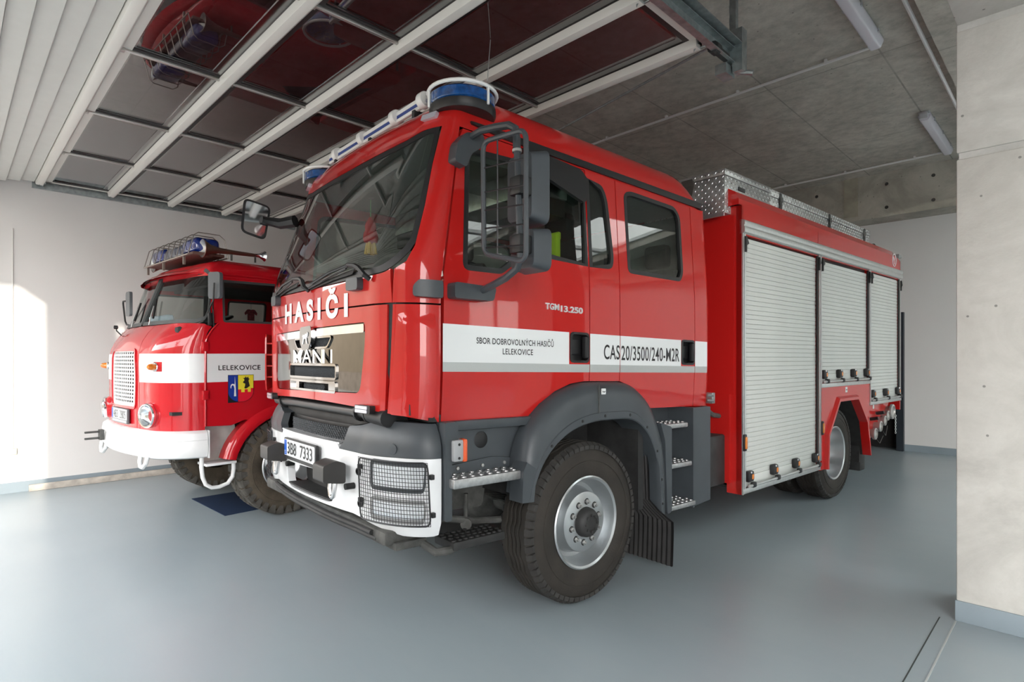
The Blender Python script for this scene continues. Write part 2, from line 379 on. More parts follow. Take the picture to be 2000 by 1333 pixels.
# across the forecourt: unseen house front, added and sized to hold back low sky, and bare trees (they show in the chrome, paint and glass)
HOUSE = mat('house_render', (.19, .155, .11), .85, 0, 0, var=.1, scale=1.5)
sbox('added_house_wall', HOUSE, -40, 5, -11.4, -11.0, -.05, 6.0)
sbox('trim_5', mat('stone_plinth', (.20, .17, .14), .9, 0, 0, var=.3, scale=3), -40, 5, -11.0, -10.9, -.05, .9)
BARK = mat('tree_bark', (.10, .08, .06), .9, 0, 0, var=.4, scale=5)
def bare_tree(x, y, h, r, label, seed):
    rd = random.Random(seed); t = tag(empty('bare_tree', (x, y, -.03)), label, 'tree'); tr = M(); br = M()
    tr.tube([(0, 0, 0), (.05, 0, h*.3), (-.04, .05, h*.6), (0, 0, h)], [r, r*.8, r*.55, r*.15], 10); tr.obj('trunk', BARK, t)
    for k in range(26):
        z = h*(.28+.68*k/26); a = rd.uniform(0, 6.28); L = h*.42*(1-.5*k/26)*rd.uniform(.7, 1.1); d = Vector((math.cos(a), math.sin(a), .7)); p0 = Vector((0, 0, z)); p1 = p0+d*L*.5+Vector((0, 0, .1)); p2 = p0+d*L+Vector((rd.uniform(-.2, .2), rd.uniform(-.2, .2), .25))
        q = M(); q.tube([p0, p1, p2], [r*.32*(1-.5*k/26), r*.2*(1-.5*k/26), .012], 6)
        for j in range(6):
            f = .35+.1*j; b0 = p0.lerp(p2, f); q.tube([b0, b0+Vector((rd.uniform(-.6, .6), rd.uniform(-.6, .6), rd.uniform(.2, .7)))], [.018, .005], 4)
        q.obj('branch', BARK, t)
bare_tree(-3.2, -7.0, 6.0, .26, 'thick bare tree standing on the forecourt in front of the brown house', 3)
bare_tree(-9.0, -7.6, 5.5, .20, 'slim bare tree on the forecourt before the brown house front', 5)
bare_tree(4.2, -8.0, 6.0, .22, 'bare tree on the forecourt facing the pillar side of the garage', 9)
sbox('baseboard_left', BASEB, XL, XL+.012, YF, YB, 0, .125)
sbox('baseboard_back', BASEB, DX1+.013, XR, YB-.012, YB, 0, .115)
# concrete beams and the pillar
sbox('beam_back', BEAM, XL, XR, 11.39, YB, 4.05, ZC)
bj = M()
for x, w in ((-3.05, .22),): bj.box(x, x+w, 11.375, 11.40, 4.12, ZC)
struct(bj.obj('trim_1', concrete('beam_patch', (.40, .37, .29), (.33, .30, .24))))
tie = M()
for x in (-6.8, -5.6, -4.4, -3.5, -2.4, -1.75, -.8):
    for z in (4.2, 4.6): tie.lathe([(.0, -.002), (.022, -.002), (.028, -.006)], (x, 11.388, z), (0, 1, 0), 10)
struct(tie.obj('trim_2', mat('tie_hole', (.06, .055, .05), .9)))
CX0, CX1, CY0, CY1 = -.57, .05, 4.46, 4.95
col = struct(empty('column', (0, 0, 0)))
for z0, z1 in ((.125, 2.865), (2.905, 3.66)):
    M().box(CX0, CX1, CY0, CY1, z0, z1, b=.008).obj('column_face', COLM, col)
M().box(CX0+.012, CX1-.012, CY0+.012, CY1-.012, 2.86, 2.91).obj('column_joint', concrete('joint_concrete', (.60, .59, .56), (.5, .49, .46)), col)
M().box(CX0+.004, CX1-.004, CY0+.004, CY1-.004, 3.655, 3.70).obj('column_head', concrete('head_concrete', (.56, .55, .52), (.46, .45, .42)), col)
M().box(CX0-.006, CX1+.006, CY0-.008, CY1+.006, 0, .127, b=.004).obj('column_base', BASEB, col)
sbox('beam_front', COLM, CX0, CX1+.5, YF, CY1, 3.70, ZC, b=.01)
sbox('beam_aisle', CEIL, -1.02, .55, CY1, 11.39, 4.64, ZC)
# floor joint strips by the pillar
sbox('trim_3', mat('joint_dark', (.045, .055, .05), .7), -.654, -.648, -.3, 4.44, 0, .002)
sbox('trim_4', mat('joint_light', (.42, .44, .43), .5), -.574, -.566, -.3, 4.445, 0, .003)
# ceiling conduits
def conduit(name, pts, r, clips, label):
    t = tag(empty(name, pts[0]), label, 'conduit'); o = M(); o.tube([Vector(p)-Vector(pts[0]) for p in pts], r, 8); o.obj('pipe', PVC, t)
    for c in clips:
        c = Vector(c)-Vector(pts[0]); M().box(c.x-.014, c.x+.014, c.y-r-.006, c.y+r+.006, c.z-r*.2, c.z+.05, b=.003).obj('clip', PVC, t)
conduit('ceiling_conduit', [(-1.53, 6.62, 4.765), (-8.9, 6.84, 4.765)], .016, [(-1.95-.96*k, 6.632+.029*k, 4.765) for k in range(7)], 'grey conduit crossing the concrete ceiling to the light nearest the open door')
conduit('ceiling_conduit', [(-1.5, 10.78, 4.765), (-8.9, 11.05, 4.765)], .016, [(-1.9-.98*k, 10.79+.035*k, 4.765) for k in range(7)], 'grey conduit crossing the ceiling beside the rear concrete beam')
conduit('ceiling_conduit', [(-1.1, 2.0, 4.76), (-1.1, 11.3, 4.62)], .018, [(-1.1, 7.4, 4.70), (-1.1, 4.5, 4.74)], 'grey conduit running lengthwise above the pillar side of the ceiling')
# ceiling light fittings
def light_fit(y0, y1, label):
    x = -1.47; t = tag(empty('ceiling_light', (x, (y0+y1)/2, ZC)), label, 'ceiling light'); L = (y1-y0)/2
    M().box(-.062, .062, -L, L, -.045, 0, b=.01).obj('housing', LIGHTH, t)
    pr = [(-.07, -.03), (.07, -.03), (.07, -.055), (.042, -.115), (-.042, -.115), (-.07, -.055)]
    M().plate(rpoly(pr, .014, 3), (), lambda a, b, c: (a, -L+.03+c, b), 2*L-.06).obj('diffuser', LIGHTD, t)
    for s in (-1, 1): M().box(-.045, .045, s*L-.014-.015, s*L+.014-.015, -.10, -.03, b=.008).obj('end_cap', LIGHTH, t)
    for k in range(3):
        for s in (-1, 1): M().box(s*.07-.008, s*.07+.008, -L*.7+k*L*.7-.02, -L*.7+k*L*.7+.02, -.06, -.02, b=.003).obj('clip', LIGHTH, t)
light_fit(4.9, 6.56, 'long tubular ceiling light with frosted cover, nearer the open overhead door')
light_fit(8.9, 10.72, 'long tubular ceiling light with frosted cover beside the rear concrete beam')

# ------------------------------------------------------------------ the overhead door, open under the ceiling
door = struct(empty('door_1', (0, 0, 0)))
YS = [.84, 1.56, 2.25, 2.95, 3.655]; DXa, DXb = -9.02, -1.86; ZD = 3.80
MX = [DXa+.05+(DXb-DXa-.1)*k/5 for k in range(6)]
for r in range(4):
    y0, y1 = YS[r]+.004, YS[r+1]-.004
    f = M(); holes = [rrect(MX[k]+.035, y0+.085, MX[k+1]-.035, y1-.055, .015, 2) for k in range(5)]
    f.plate([(DXa, y0), (DXb, y0), (DXb, y1), (DXa, y1)], holes, lambda a, b, c: (a, b, ZD+c), .045)
    sec = f.obj('door_section', ALUD, door)
    for k in range(5): M().box(MX[k]+.03, MX[k+1]-.03, y0+.08, y1-.05, ZD+.012, ZD+.024).obj('pane', PANE, sec)
    for k in range(5):   # clear edge beads of the glazing
        M().plate(rrect(MX[k]+.034, y0+.084, MX[k+1]-.034, y1-.054, .01, 2), [rrect(MX[k]+.06, y0+.10, MX[k+1]-.06, y1-.12, .01, 2)], lambda a, b, c: (a, b, ZD+.006+c), .005).obj('glazing_bead', glass('bead_plastic', (.72, .72, .72), 3.0, .15) if 'bead_plastic' not in MATS else MATS['bead_plastic'], sec)
    for k in range(1, 5):
        M().box(MX[k]-.012, MX[k]+.012, y0+.02, y1-.01, ZD-.022, ZD+.002, b=.004).box(MX[k]-.02, MX[k]+.02, y0+.005, y0+.045, ZD-.03, ZD, b=.003).obj('mullion', ALUM, sec)
    for x in (DXa+.02, DXb-.02): M().box(x-.022, x+.022, y0, y1, ZD-.006, ZD+.002).obj('end_stile', RAILW, sec)
    M().plate(rpoly([(y1-.055, ZD), (y1-.045, ZD-.055), (y1+.012, ZD-.06), (y1+.03, ZD-.045), (y1+.03, ZD)], .004, 2), (), lambda a, b, c: (DXa+c, a, b), DXb-DXa).obj('section_rail', RAILW, sec)
sec = M().box(DXa, DXb, .26, .84, ZD+.02, ZD+.05).obj('door_section', DOORW, door)
M().plate(rpoly([(.77, ZD), (.78, ZD-.05), (.845, ZD-.055), (.86, ZD-.04), (.86, ZD)], .004, 2), (), lambda a, b, c: (DXa+c, a, b), DXb-DXa).obj('section_rail', RAILW, sec)
M().box(DXa, DXb, .86, .93, ZD-.006, ZD, b=.002).obj('section_rail', RAILW, sec)
yy = .768
for k in range(9):
    y1 = yy-.001; y0 = yy-.129; zo = -.012-.018*k-.002*k*k
    M().box(DXa, DXb, y0, y1, -.012, .012, b=.003, seg=1, mx=Matrix.Translation((0, 0, ZD+zo))).obj('panel_rib', DOORW, sec); yy -= .13
def track(x, side):
    t = M(); s = side
    t.plate([(0, 0), (s*.05, 0), (s*.05, .006), (s*.006, .006), (s*.006, .10), (s*.05, .10), (s*.05, .106), (0, .106)], (), lambda a, b, c: (x+a, .75+c, ZD-.075+b), 3.3)
    t.box(x-(.0 if s > 0 else .1), x+(.1 if s > 0 else 0), .75, 4.05, ZD+.045, ZD+.052)
    pts = [(x, .75-.32*math.sin(R(a)), ZD-.03-.32*(1-math.cos(R(a)))) for a in range(0, 91, 15)]+[(x, .43, ZD-.35), (x, .1, ZD-.5)]
    return t.obj('track', GALV, door)
track(-9.09, -1); track(-1.80, 1)
for k, y in enumerate(YS):   # rollers and hinges at both ends
    for x, s in ((DXa, -1), (DXb, 1)):
        h = M(); h.box(x-.06 if s > 0 else x, x if s > 0 else x+.06, y-.035, y+.035, ZD-.03, ZD-.004, b=.004); h.tube([(x-.10*s, y+.01, ZD-.045), (x+.07*s, y+.01, ZD-.045)], .008, 8); h.tube([(x+.05*s, y+.01, ZD-.045), (x+.075*s, y+.01, ZD-.045)], .022, 12)
        h.plate([(0, 0), (.05*1, 0), (0, .07)], (), lambda a, b, c: (x+(a-.03)*s, y-.03+c, ZD-.005-b), .005)
        h.obj('hinge', GALV, door)
# end bracket, hanger strut and buffer
hg = M()
hg.box(-1.80, -1.755, 3.98, 4.025, ZD-.12, ZC); hg.box(-1.77, -1.70, 3.96, 4.04, ZD-.14, ZD+.16)
hg.box(-1.86, -1.78, 3.88, 4.02, ZD-.16, ZD-.09)
hg.tube([(-1.80, 4.0, ZD-.11), (-1.66, 4.05, ZD-.15)], .02, 8)
for k in range(9): hg.box(-1.806, -1.80, 3.99, 4.015, ZD-.05+k*.09, ZD-.0+k*.09)
hg.obj('hanger_strut', GALV, door)
M().tube([(-1.78, 4.0, ZD+.45), (-1.72, 3.2, ZC)], .018, 4).obj('hanger_brace', GALV, door)
M().tube([(-1.79, 3.72, ZD-.05), (-1.79, 3.9, ZD-.05)], .03, 12).tube([(-1.79, 3.7, ZD-.05), (-1.79, 3.76, ZD-.05)], .04, 12).obj('buffer', UNDER, door)
M().tube([(-1.80, 3.755, ZD-.01), (-9.05, 5.28, ZD-.01)], .009, 6).obj('tie_bar', GALV, door)

# ------------------------------------------------------------------ small things against the left wall
pl = M().box(-.02, .02, 0, 3.6, 0, .078, b=.004).obj('wooden_plank', WOOD); pl.location = (XL+.055, .72, .001); pl.rotation_euler = (0, 0, R(-.4))
tag(pl, 'weathered wooden plank lying along the foot of the white wall behind the old engine', 'plank')
so = tag(empty('wall_socket', (XL, .575, .50)), 'small beige surface socket on the sunlit strip of the white wall', 'socket')
M().box(0, .035, -.04, .04, -.04, .04, b=.008).obj('socket_box', mat('beige_plastic', (.55, .52, .44), .5), so); M().tube([(.012, 0, .04), (.012, 0, 2.7)], .006, 6).obj('cable_duct', mat('cable_ivory', (.68, .665, .64), .6), so)
mat_ = M().plate([(0, 0), (1.02, .0), (1.0, .62), (.01, .60)], (), lambda a, b, c: (a, b, .006-c), .006).obj('floor_mat', mat('navy_mat', (.006, .022, .062), .7, 0, 0, var=.15, scale=4))
mat_.location = (-7.28, 2.015, .0005); mat_.rotation_euler = (0, 0, R(1.5)); tag(mat_, 'flat dark navy mat on the floor beside the old engine\'s front wheel', 'mat')

# ================================================================== the modern fire engine
# local frame: x = rearwards, y = from the near side towards the far side, z up
man = tag(empty('fire_engine', (-2.348, 2.868, 0), R(86.2)), 'large modern red and white fire engine with double cab and grey roller shutters', 'fire engine')
CT = 1.22
def shear(p): return (p[0], p[1], p[2]-.0194*p[0])
def xs(z): return 1.12-(z-2.15)*.06 if z > 2.15 else (1.12-.02*((1.7-z)/.45)**2 if z < 1.7 else 1.12)
def ssd(z): return -.93 if z < 2.05 else -.93+(z-2.05)*.175
def sfc(z): return -1.24 if z < 2.05 else (-1.24+.9*(z-2.05)**2 if z < 2.25 else -1.24+.36*(z-2.15))
def pgen(p, z, c, X, xf, s0, sf, sc, ct):
    sg = 1 if p >= 0 else -1; p = abs(p); d = sf-s0
    if p <= 1: x = p*xf; s = s0+d*p*p; n = (-1, 2*d*p/xf)
    elif p <= 2:
        ph = (p-1)*PI/2; a = X-xf; b = sc-sf; x = xf+a*math.sin(ph); s = sc-b*math.cos(ph); n = (-math.cos(ph)/b, math.sin(ph)/a)
        k = min(1, (p-1)/.35)
        n0 = (-1, 2*d/xf); l0 = math.hypot(*n0); l1 = math.hypot(*n); n = tuple(n0[i]/l0*(1-k)+n[i]/l1*k for i in (0, 1))
    else: x = X; s = sc+(p-2); n = (0, 1)
    l = math.hypot(*n); return (s-n[0]/l*c, ct-sg*(x-n[1]/l*c), z)
def cabf(p, z, c=0): X = xs(z); return pgen(p, z, c, X, X*.6875, sfc(z), sfc(z)+.04, ssd(z), CT)
def bumf(p, z, c=0): return pgen(p, z, c, 1.15, .69, -1.27, -1.21, -.95, CT)
def sidef(far=False):
    def f(s, z, c=0):
        x = xs(z)-c; return (s, CT+x if far else CT-x, z)
    return f
def C(): return M(shear)
NEAR, FAR = sidef(), sidef(True)

# ---- cab shell: front
def fb(p): return 1.338-.075*(min(abs(p), 2)/2)**2      # lower edge of the front
lo = [(p/20, fb(p/20)) for p in range(-26, 27)]
gr = rpoly([(-.90, 1.375), (.90, 1.405), (.965, 1.70), (.965, 1.815), (-.92, 1.79), (-.945, 1.45)], [.06, .06, .05, .03, .03, .05], 4)
C().plate([(-1.32, 1.905)]+[(p, z) for p, z in lo]+[(1.32, 1.905)], [gr], cabf, .03, .09).obj('front_panel', RED, man)
ws_b = lambda p: 2.062+.02*(p/1.2)**2+(max(0, abs(p)-1.2)/.4)**2*.13
up = [(-1.38, 1.915), (1.38, 1.915)]+[(p/20, ws_b(p/20)-.004) for p in range(27, -28, -1)]
C().plate(up, (), cabf, .03, .09).obj('upper_front_panel', RED, man)
for sg in (1, -1):
    cp = [(1.335, fb(1.33)), (1.5, fb(1.5)), (1.98, fb(2)-.005), (1.98, 1.905), (1.39, 1.905)]
    C().plate([(sg*a, b) for a, b in cp], (), cabf, .03, .07).obj('corner_panel', RED, man)
    # raised air deflector blade on the corner
    def defl(a, b, c, sg=sg):
        q = .018*min(1, max(0, (a-1.36)/.2))*min(1, max(0, (1.86-b)/.06))
        return cabf(sg*a, b, -q+c)
    C().plate(rpoly([(1.36, 1.30), (1.90, 1.285), (1.90, 1.86), (1.62, 1.875), (1.44, 1.85), (1.40, 1.60)], .03, 3), (), defl, .016, .06).obj('air_deflector', RED, man)
    pil = [(1.385, 1.915), (1.98, 1.915), (1.98, 2.98), (1.60, 3.0), (1.585, 2.72), (1.61, 2.47), (1.60, 2.23), (1.53, 2.14), (1.40, 2.10)]
    C().plate([(sg*a, b) for a, b in pil], (), cabf, .035, .07).obj('a_pillar', RED, man)
# the far corner's open deflector flap with its dark ribs
ff = part('deflector_flap', man)
C().plate(rpoly([(-1.90, 1.40), (-1.42, 1.345), (-1.36, 1.42), (-1.40, 1.80), (-1.90, 1.80)], .03, 3), (), lambda a, b, c: cabf(a, b, -.055-.03*(abs(a)-1.36)+c), .010, .07).obj('flap_skin', RED, ff)
for z in (1.45, 1.54, 1.63, 1.72): C().plate([(-1.88, z), (-1.42, z), (-1.42, z+.012), (-1.88, z+.012)], (), lambda a, b, c: cabf(a, b, -.05+c), .05).obj('flap_rib', RED, ff)
# windscreen
wt = lambda p: 2.912+.035*(p/1.2)**2
wsp = [(p/20, ws_b(p/20)+.004) for p in range(-31, 32)]+[(1.60, 2.25), (1.605, 2.47), (1.58, 2.72), (1.56, 2.96)]+[(p/20, wt(p/20)) for p in range(29, -30, -1)]+[(-1.56, 2.96), (-1.58, 2.72), (-1.605, 2.47), (-1.60, 2.25)]
C().plate(wsp, (), lambda a, b, c: cabf(a, b, c+.006), .006, .09).obj('windscreen', WGLASS, man)
inr = [(a*.955, 2.47+(b-2.47)*.91) for a, b in wsp]
C().plate(wsp, [inr], lambda a, b, c: cabf(a, b, c+.002), .004, .09).obj('windscreen_border', BLK, man)
# brow above the windscreen and roof
def rooff(u, v):
    # u around the cab plan (near rear -> front -> far rear), v from the gutter to the crown
    pmax = 4.60; p = pmax*(1-2*u)
    z0 = 2.955; inset = [0, .004, .012, .03, .065, .12, .20, .34, .6, 1.0]; hh = [0, .05, .10, .145, .185, .21, .226, .238, .246, .25]
    i = min(8, int(v*9)); t = v*9-i; ins = inset[i]*(1-t)+inset[i+1]*t; h = hh[i]*(1-t)+hh[i+1]*t
    q = cabf(max(-4.6, min(4.6, p)), z0, 0)
    s, y = q[0], q[1]
    cx = .62; f = 1-ins
    s2 = cx+(s-cx)*(f if s < cx else 1-ins*.35) + .10*h*(1 if s < -.5 else 0); y2 = CT+(y-CT)*f
    w_ = min(1, max(0, (s2+.90)/.5)); h *= 1+.32*w_*w_*(3-2*w_)
    drop = .0
    if s2 > 1.45: drop = (s2-1.45)**2*1.1*min(1, h/.1)
    return (s2, y2, z0+h-drop)
C().grid(rooff, 110, 18).obj('roof', RED, man, sm=60)
C().plate([(p/20, wt(p/20)+.004) for p in range(-31, 32)]+[(1.56, 2.975), (-1.56, 2.975)], (), lambda a, b, c: cabf(a, b, c), .02, .09).obj('brow_panel', RED, man)
for fn in (NEAR, FAR):
    C().plate([(-.69, 2.99), (-.45, 2.968), (1.80, 2.962), (1.80, 3.015), (-.45, 3.012), (-.70, 3.005)], (), lambda a, b, c: fn(a, b, c-.016), .03, .3).obj('roof_gutter', BLK, man)
# ---- doors and side
ARCH = [(-.285, 1.245), (-.179, 1.334), (-.04, 1.413), (.107, 1.462), (.245, 1.478), (.637, 1.474), (.777, 1.428), (.871, 1.356), (.969, 1.262)]
win1 = rpoly([(-.79, 2.12), (-.50, 2.128), (-.385, 2.21), (-.09, 2.276), (.288, 2.272), (.288, 2.905), (-.70, 2.85), (-.745, 2.80)], [.05, .03, .03, .03, 0, 0, .05, .02], 4)
win2 = rpoly([(.304, 2.272), (.55, 2.284), (.575, 2.36), (.53, 2.80), (.48, 2.885), (.304, 2.905)], [0, .05, .05, .08, .04, 0], 4)
win3 = rpoly([(.735, 2.28), (1.43, 2.29), (1.48, 2.36), (1.475, 2.84), (1.40, 2.91), (.80, 2.915), (.725, 2.88)], [.05, .03, .06, .05, .05, .06, .05], 4)
def inset(poly, d):
    cx = sum(p[0] for p in poly)/len(poly); cy = sum(p[1] for p in poly)/len(poly); out = []
    N = len(poly)
    for i in range(N):
        a = Vector(poly[i-1]); p = Vector(poly[i]); b = Vector(poly[(i+1) % N]); t = (b-a)
        if t.length < 1e-6: out.append(tuple(p)); continue
        t.normalize(); n = Vector((-t.y, t.x))
        out.append(tuple(p+n*d))
    return out
HG1 = rrect(.10, 1.607, .288, 1.808, .035); HG2 = rrect(1.435, 1.607, 1.628, 1.806, .035)
fd = [(-.925, 1.262), (-.285, 1.245), (-.179, 1.334), (-.04, 1.413), (.107, 1.462), (.245, 1.478), (.293, 1.478), (.293, 2.95), (-.752, 2.95)]+[(ssd(z/100)+.006, z/100) for z in range(290, 200, -10)]
panels = [('front_door', fd, win1), ('side_panel', [(.301, 1.478), (.626, 1.475), (.626, 2.955), (.301, 2.955)], win2),
          ('rear_door', [(.634, 1.475), (.777, 1.428), (.871, 1.356), (.969, 1.262), (1.632, 1.254), (1.632, 2.955), (.634, 2.955)], win3),
          ('rear_corner_panel', [(1.640, 1.254), (1.832, 1.25), (1.832, 2.955), (1.640, 2.955)], None)]
for fn, far in ((NEAR, False), (FAR, True)):
    for nm, poly, win in panels:
        hl = [win] if win else []
        if not far and nm == 'front_door': hl = hl+[HG1]
        if not far and nm == 'rear_door': hl = hl+[HG2]
        d = C().plate(poly, hl, fn, .03, .16).obj(nm, RED, man)
        if win:
            C().plate(win, [inset(win, .032)], lambda a, b, c: fn(a, b, c-.002), .02, None, .08).obj('window_seal', BLK, d)
            C().plate(inset(win, .004), (), lambda a, b, c: fn(a, b, c+.014), .005, .25).obj('window_glass', GLASS, d)
# rounded rear cab edge
for sg in (1, -1):
    q = C(); rows = []
    for z in [1.25+.0855*k for k in range(21)]:
        rows.append([(1.832+.06*math.sin(R(a)), CT-sg*(xs(z)-.06*(1-math.cos(R(a)))), z) for a in range(0, 91, 15)]+[(1.892, CT, z)])
    q.strip(rows).obj('cab_back', RED, man)
# door handles
for (s0, s1) in ((.10, .288), (1.435, 1.628)):
    h = part('door_handle', man)
    C().plate(rrect(s0, 1.607, s1, 1.808, .035), (), lambda a, b, c: NEAR(a, b, .05-c*0+c), .004).obj('handle_well', BLK, h)
    C().plate(rrect(s0-.004, 1.603, s1+.003, 1.812, .038), [rrect(s0+.012, 1.619, s1-.012, 1.796, .03)], lambda a, b, c: NEAR(a, b, c-.005), .05).obj('handle_rim', BLK, h)
    C().box(s1-.055, s1-.02, CT-xs(1.7)-.018, CT-xs(1.7)+.02, 1.635, 1.785, b=.012).box(s0+.03, s1-.05, CT-xs(1.7)+.03, CT-xs(1.7)+.04, 1.66, 1.76, b=.004).obj('handle_grip', BLK, h)
# white stripe, reflective tape and lettering on the near side
o = man
def seg(a, b): return (a, b)
for a, b in ((-.925, .088), (.088, .294), (.301, .626), (.634, 1.425), (1.640, 1.83)):
    zt = 1.807
    if a == .088: continue
    q = C(); q.plate([(a, 1.593), (b, 1.593), (b, 1.807), (a, 1.807)], (), lambda u, v, c: NEAR(u, v, c-.0025), .002, .3); q.obj('white_stripe', STICK, o)
    b2 = .294 if b == .088 else (1.632 if b == 1.425 else b)
    q = C(); q.plate([(a, 1.539), (b2, 1.539), (b2, 1.593), (a, 1.593)], (), lambda u, v, c: NEAR(u, v, c-.0025), .002, .3); q.obj('reflective_tape', SILVERTAPE, o)
def stext(body, s0, z0, w, h, m, off=.004, name='lettering', **k):
    t = text(body, w, h, lambda a, b, c: NEAR(s0+a, z0+b, c-off), **k); t.xf = shear; return t.obj(name, m, man, sm=0)
stext('SBOR DOBROVOLNÝCH HASIČŮ', -.693, 1.703, .632, .052, LETB, bold=.010, space=1.06); stext('LELEKOVICE', -.495, 1.645, .25, .036, LETB, bold=.010, space=1.06)
stext('CAS', .445, 1.632, .178, .105, LETB, bold=.010, space=1.06); stext('20/3500/240-M2R', .642, 1.628, .755, .108, LETB, bold=.010, space=1.06)
BADGE = mat('badge_silver', (.72, .72, .72), .35, .6); stext('TGM', -.136, 1.945, .125, .042, BADGE, off=.004, bold=.03, ext=.003, name='model_badge'); stext('13.250', .005, 1.938, .215, .042, BADGE, off=.004, bold=.03, ext=.003, name='model_badge')
# HASICI over the front panels
def ftext(body, p0, z0, w, h, m, off, fn=cabf, name='lettering', **k):
    t = text(body, w, h, lambda a, b, c: fn(p0+a, z0+b, -off+c), **k); t.xf = shear; return t.obj(name, m, man, sm=0)
ftext('HASIČI', -.60, 1.852, 1.33, .19, STICK, .004, bold=.05, space=1.6)
# ---- grille
DCH = mat('dark_chrome', (.42, .41, .40), .08, 1.0)
g = part('grille', man)
chf = lambda a, b, c: cabf(a, b, c+.006)
bar = rpoly([(-.915, 1.735), (.955, 1.757), (.955, 1.805), (-.915, 1.785)], .012, 3)
C().plate(bar, (), lambda a, b, c: cabf(a, b, c-.004), .02, .1).obj('chrome_bar', CHROME, g)
h1 = rpoly([(-.33, 1.735), (-.25, 1.672), (.38, 1.678), (.46, 1.742)], .03, 3); h2 = rrect(-.45, 1.482, .53, 1.562, .012, 2); h3 = rrect(-.44, 1.40, .52, 1.452, .006, 2)
C().plate(inset(gr, .004), [h1, h2, h3], chf, .012, .12).obj('mirror_panel', mat('grille_mirror', (.17, .16, .145), .04, 1.0), g)
def meshgrid(fn, x0, x1, z0, z1, dx, dz, r, m, parent, name='mesh'):
    q = C(); n = int((x1-x0)/dx)
    for k in range(-int((z1-z0)/dz), n+1):
        for sgn in (1, -1):
            pts = []
            steps = int((z1-z0)/dz)
            for j in range(steps+1):
                x = x0+(k+j)*dx if sgn > 0 else x1-(k+j)*dx
                if x0 <= x <= x1: pts.append(fn(x, z0+j*dz, 0))
            if len(pts) > 1: q.tube(pts, r, 4, caps=False)
    return q.obj(name, m, parent, sm=0)
for hp, (x0, x1, z0, z1) in ((h1, (-.33, .46, 1.67, 1.745)), (h2, (-.45, .53, 1.48, 1.565)), (h3, (-.2, .25, 1.40, 1.452))):
    C().plate(hp, (), lambda a, b, c: cabf(a, b, .05+c), .004, .12).obj('grille_well', BLK, g)
    meshgrid(lambda a, b, c: cabf(a, b, .03), x0, x1, z0, z1, .028, .018, .004, MESHM, g)
for hp in (h2, h3):
    C().plate(inset(hp, -.010), [inset(hp, .004)], lambda a, b, c: cabf(a, b, c-.004), .04, None, .06).obj('chrome_frame', DCH, g)
for a, b_ in ((-.44, -.28), (.36, .52)): C().plate(rrect(a, 1.40, b_, 1.452, .004, 2), (), lambda u, v, c: cabf(u, v, .016+c), .02).obj('chrome_block', DCH, g)
C().plate(inset(h1, -.008), [inset(h1, .004)], lambda a, b, c: cabf(a, b, c-.003), .03, None, .06).obj('chrome_frame', DCH, g)
# shield emblem
sh = rpoly([(-.10, 1.80), (.12, 1.805), (.125, 1.73), (.07, 1.675), (-.05, 1.672), (-.105, 1.725)], .02, 4)
em = C().plate(sh, (), lambda a, b, c: cabf(a, b, c-.022), .03, None, .04).obj('emblem', CHROME, g)
C().plate(inset(sh, .014), (), lambda a, b, c: cabf(a, b, c-.024), .004).obj('emblem_field', mat('emblem_grey', (.30, .30, .30), .2, 1.0), em)
lion = [(-.05, 1.70), (-.035, 1.72), (-.03, 1.745), (-.045, 1.75), (-.02, 1.765), (0, 1.76), (.03, 1.77), (.05, 1.765), (.07, 1.78), (.085, 1.77), (.075, 1.75), (.055, 1.745), (.06, 1.725), (.075, 1.70), (.06, 1.70), (.04, 1.72), (.03, 1.735), (0, 1.735), (-.012, 1.72), (-.02, 1.70)]
C().plate(lion, (), lambda a, b, c: cabf(a, b, c-.028), .006).obj('emblem_lion', CHROME, em)
ftext('MAN', -.27, 1.575, .64, .088, CHROME, .02, name='maker_letters', bold=.008, ext=.006, space=1.05)
# LED flashers, wiper arms, wiper caps
for p in (1.03, -1.03):
    L = part('front_flasher', man); q = cabf(p, 1.318, 0)
    C().plate(rrect(p-.12, 1.296, p+.13, 1.342, .012, 3), (), lambda a, b, c: cabf(a, b, c-.038), .04).obj('housing', BLK, L)
    for r_ in (1.300, 1.321):
        C().plate(rrect(p-.105, r_, p+.09, r_+.018, .004, 2), (), lambda a, b, c: cabf(a, b, c-.042), .006).obj('led_row', LED, L)
for pv, kn, tip, end in ((1.084, .95, .81, .08), (.057, -.01, -.237, -.88)):
    w = part('wiper', man)
    C().tube([cabf(pv, 2.05, -.012), cabf(pv-.03, 2.075, -.04), cabf(kn+.02, 2.118, -.05), cabf(kn-.03, 2.135, -.052), cabf(tip, 2.150, -.05)], [.015, .016, .016, .014, .011], 6).obj('wiper_arm', BLK, w)
    C().tube([cabf(tip+.02, 2.152, -.045), cabf(tip-.3, 2.13, -.04), cabf(end+.1, 2.09, -.03)], .009, 6).tube([cabf(tip-.05, 2.135, -.035), cabf(end, 2.065, -.02)], .007, 6).tube([cabf(tip-.02, 2.142, -.04), cabf(tip-.45, 2.092, -.03)], .005, 5).obj('wiper_blade', BLK, w)
    C().plate([(tip+.02, 2.13), (tip-.3, 2.105), (end, 2.07), (end, 2.052), (tip-.3, 2.085), (tip, 2.10)], (), lambda a, b, c: cabf(a, b, -.012+c), .006).obj('wiper_rubber', RUB, w)
for p in (.86, -.84):
    C().plate(rrect(p-.08, 2.0, p+.08, 2.07, .02), (), lambda a, b, c: cabf(a, b, -.04+c), .05).obj('wiper_spindle_cap', GREY, man)
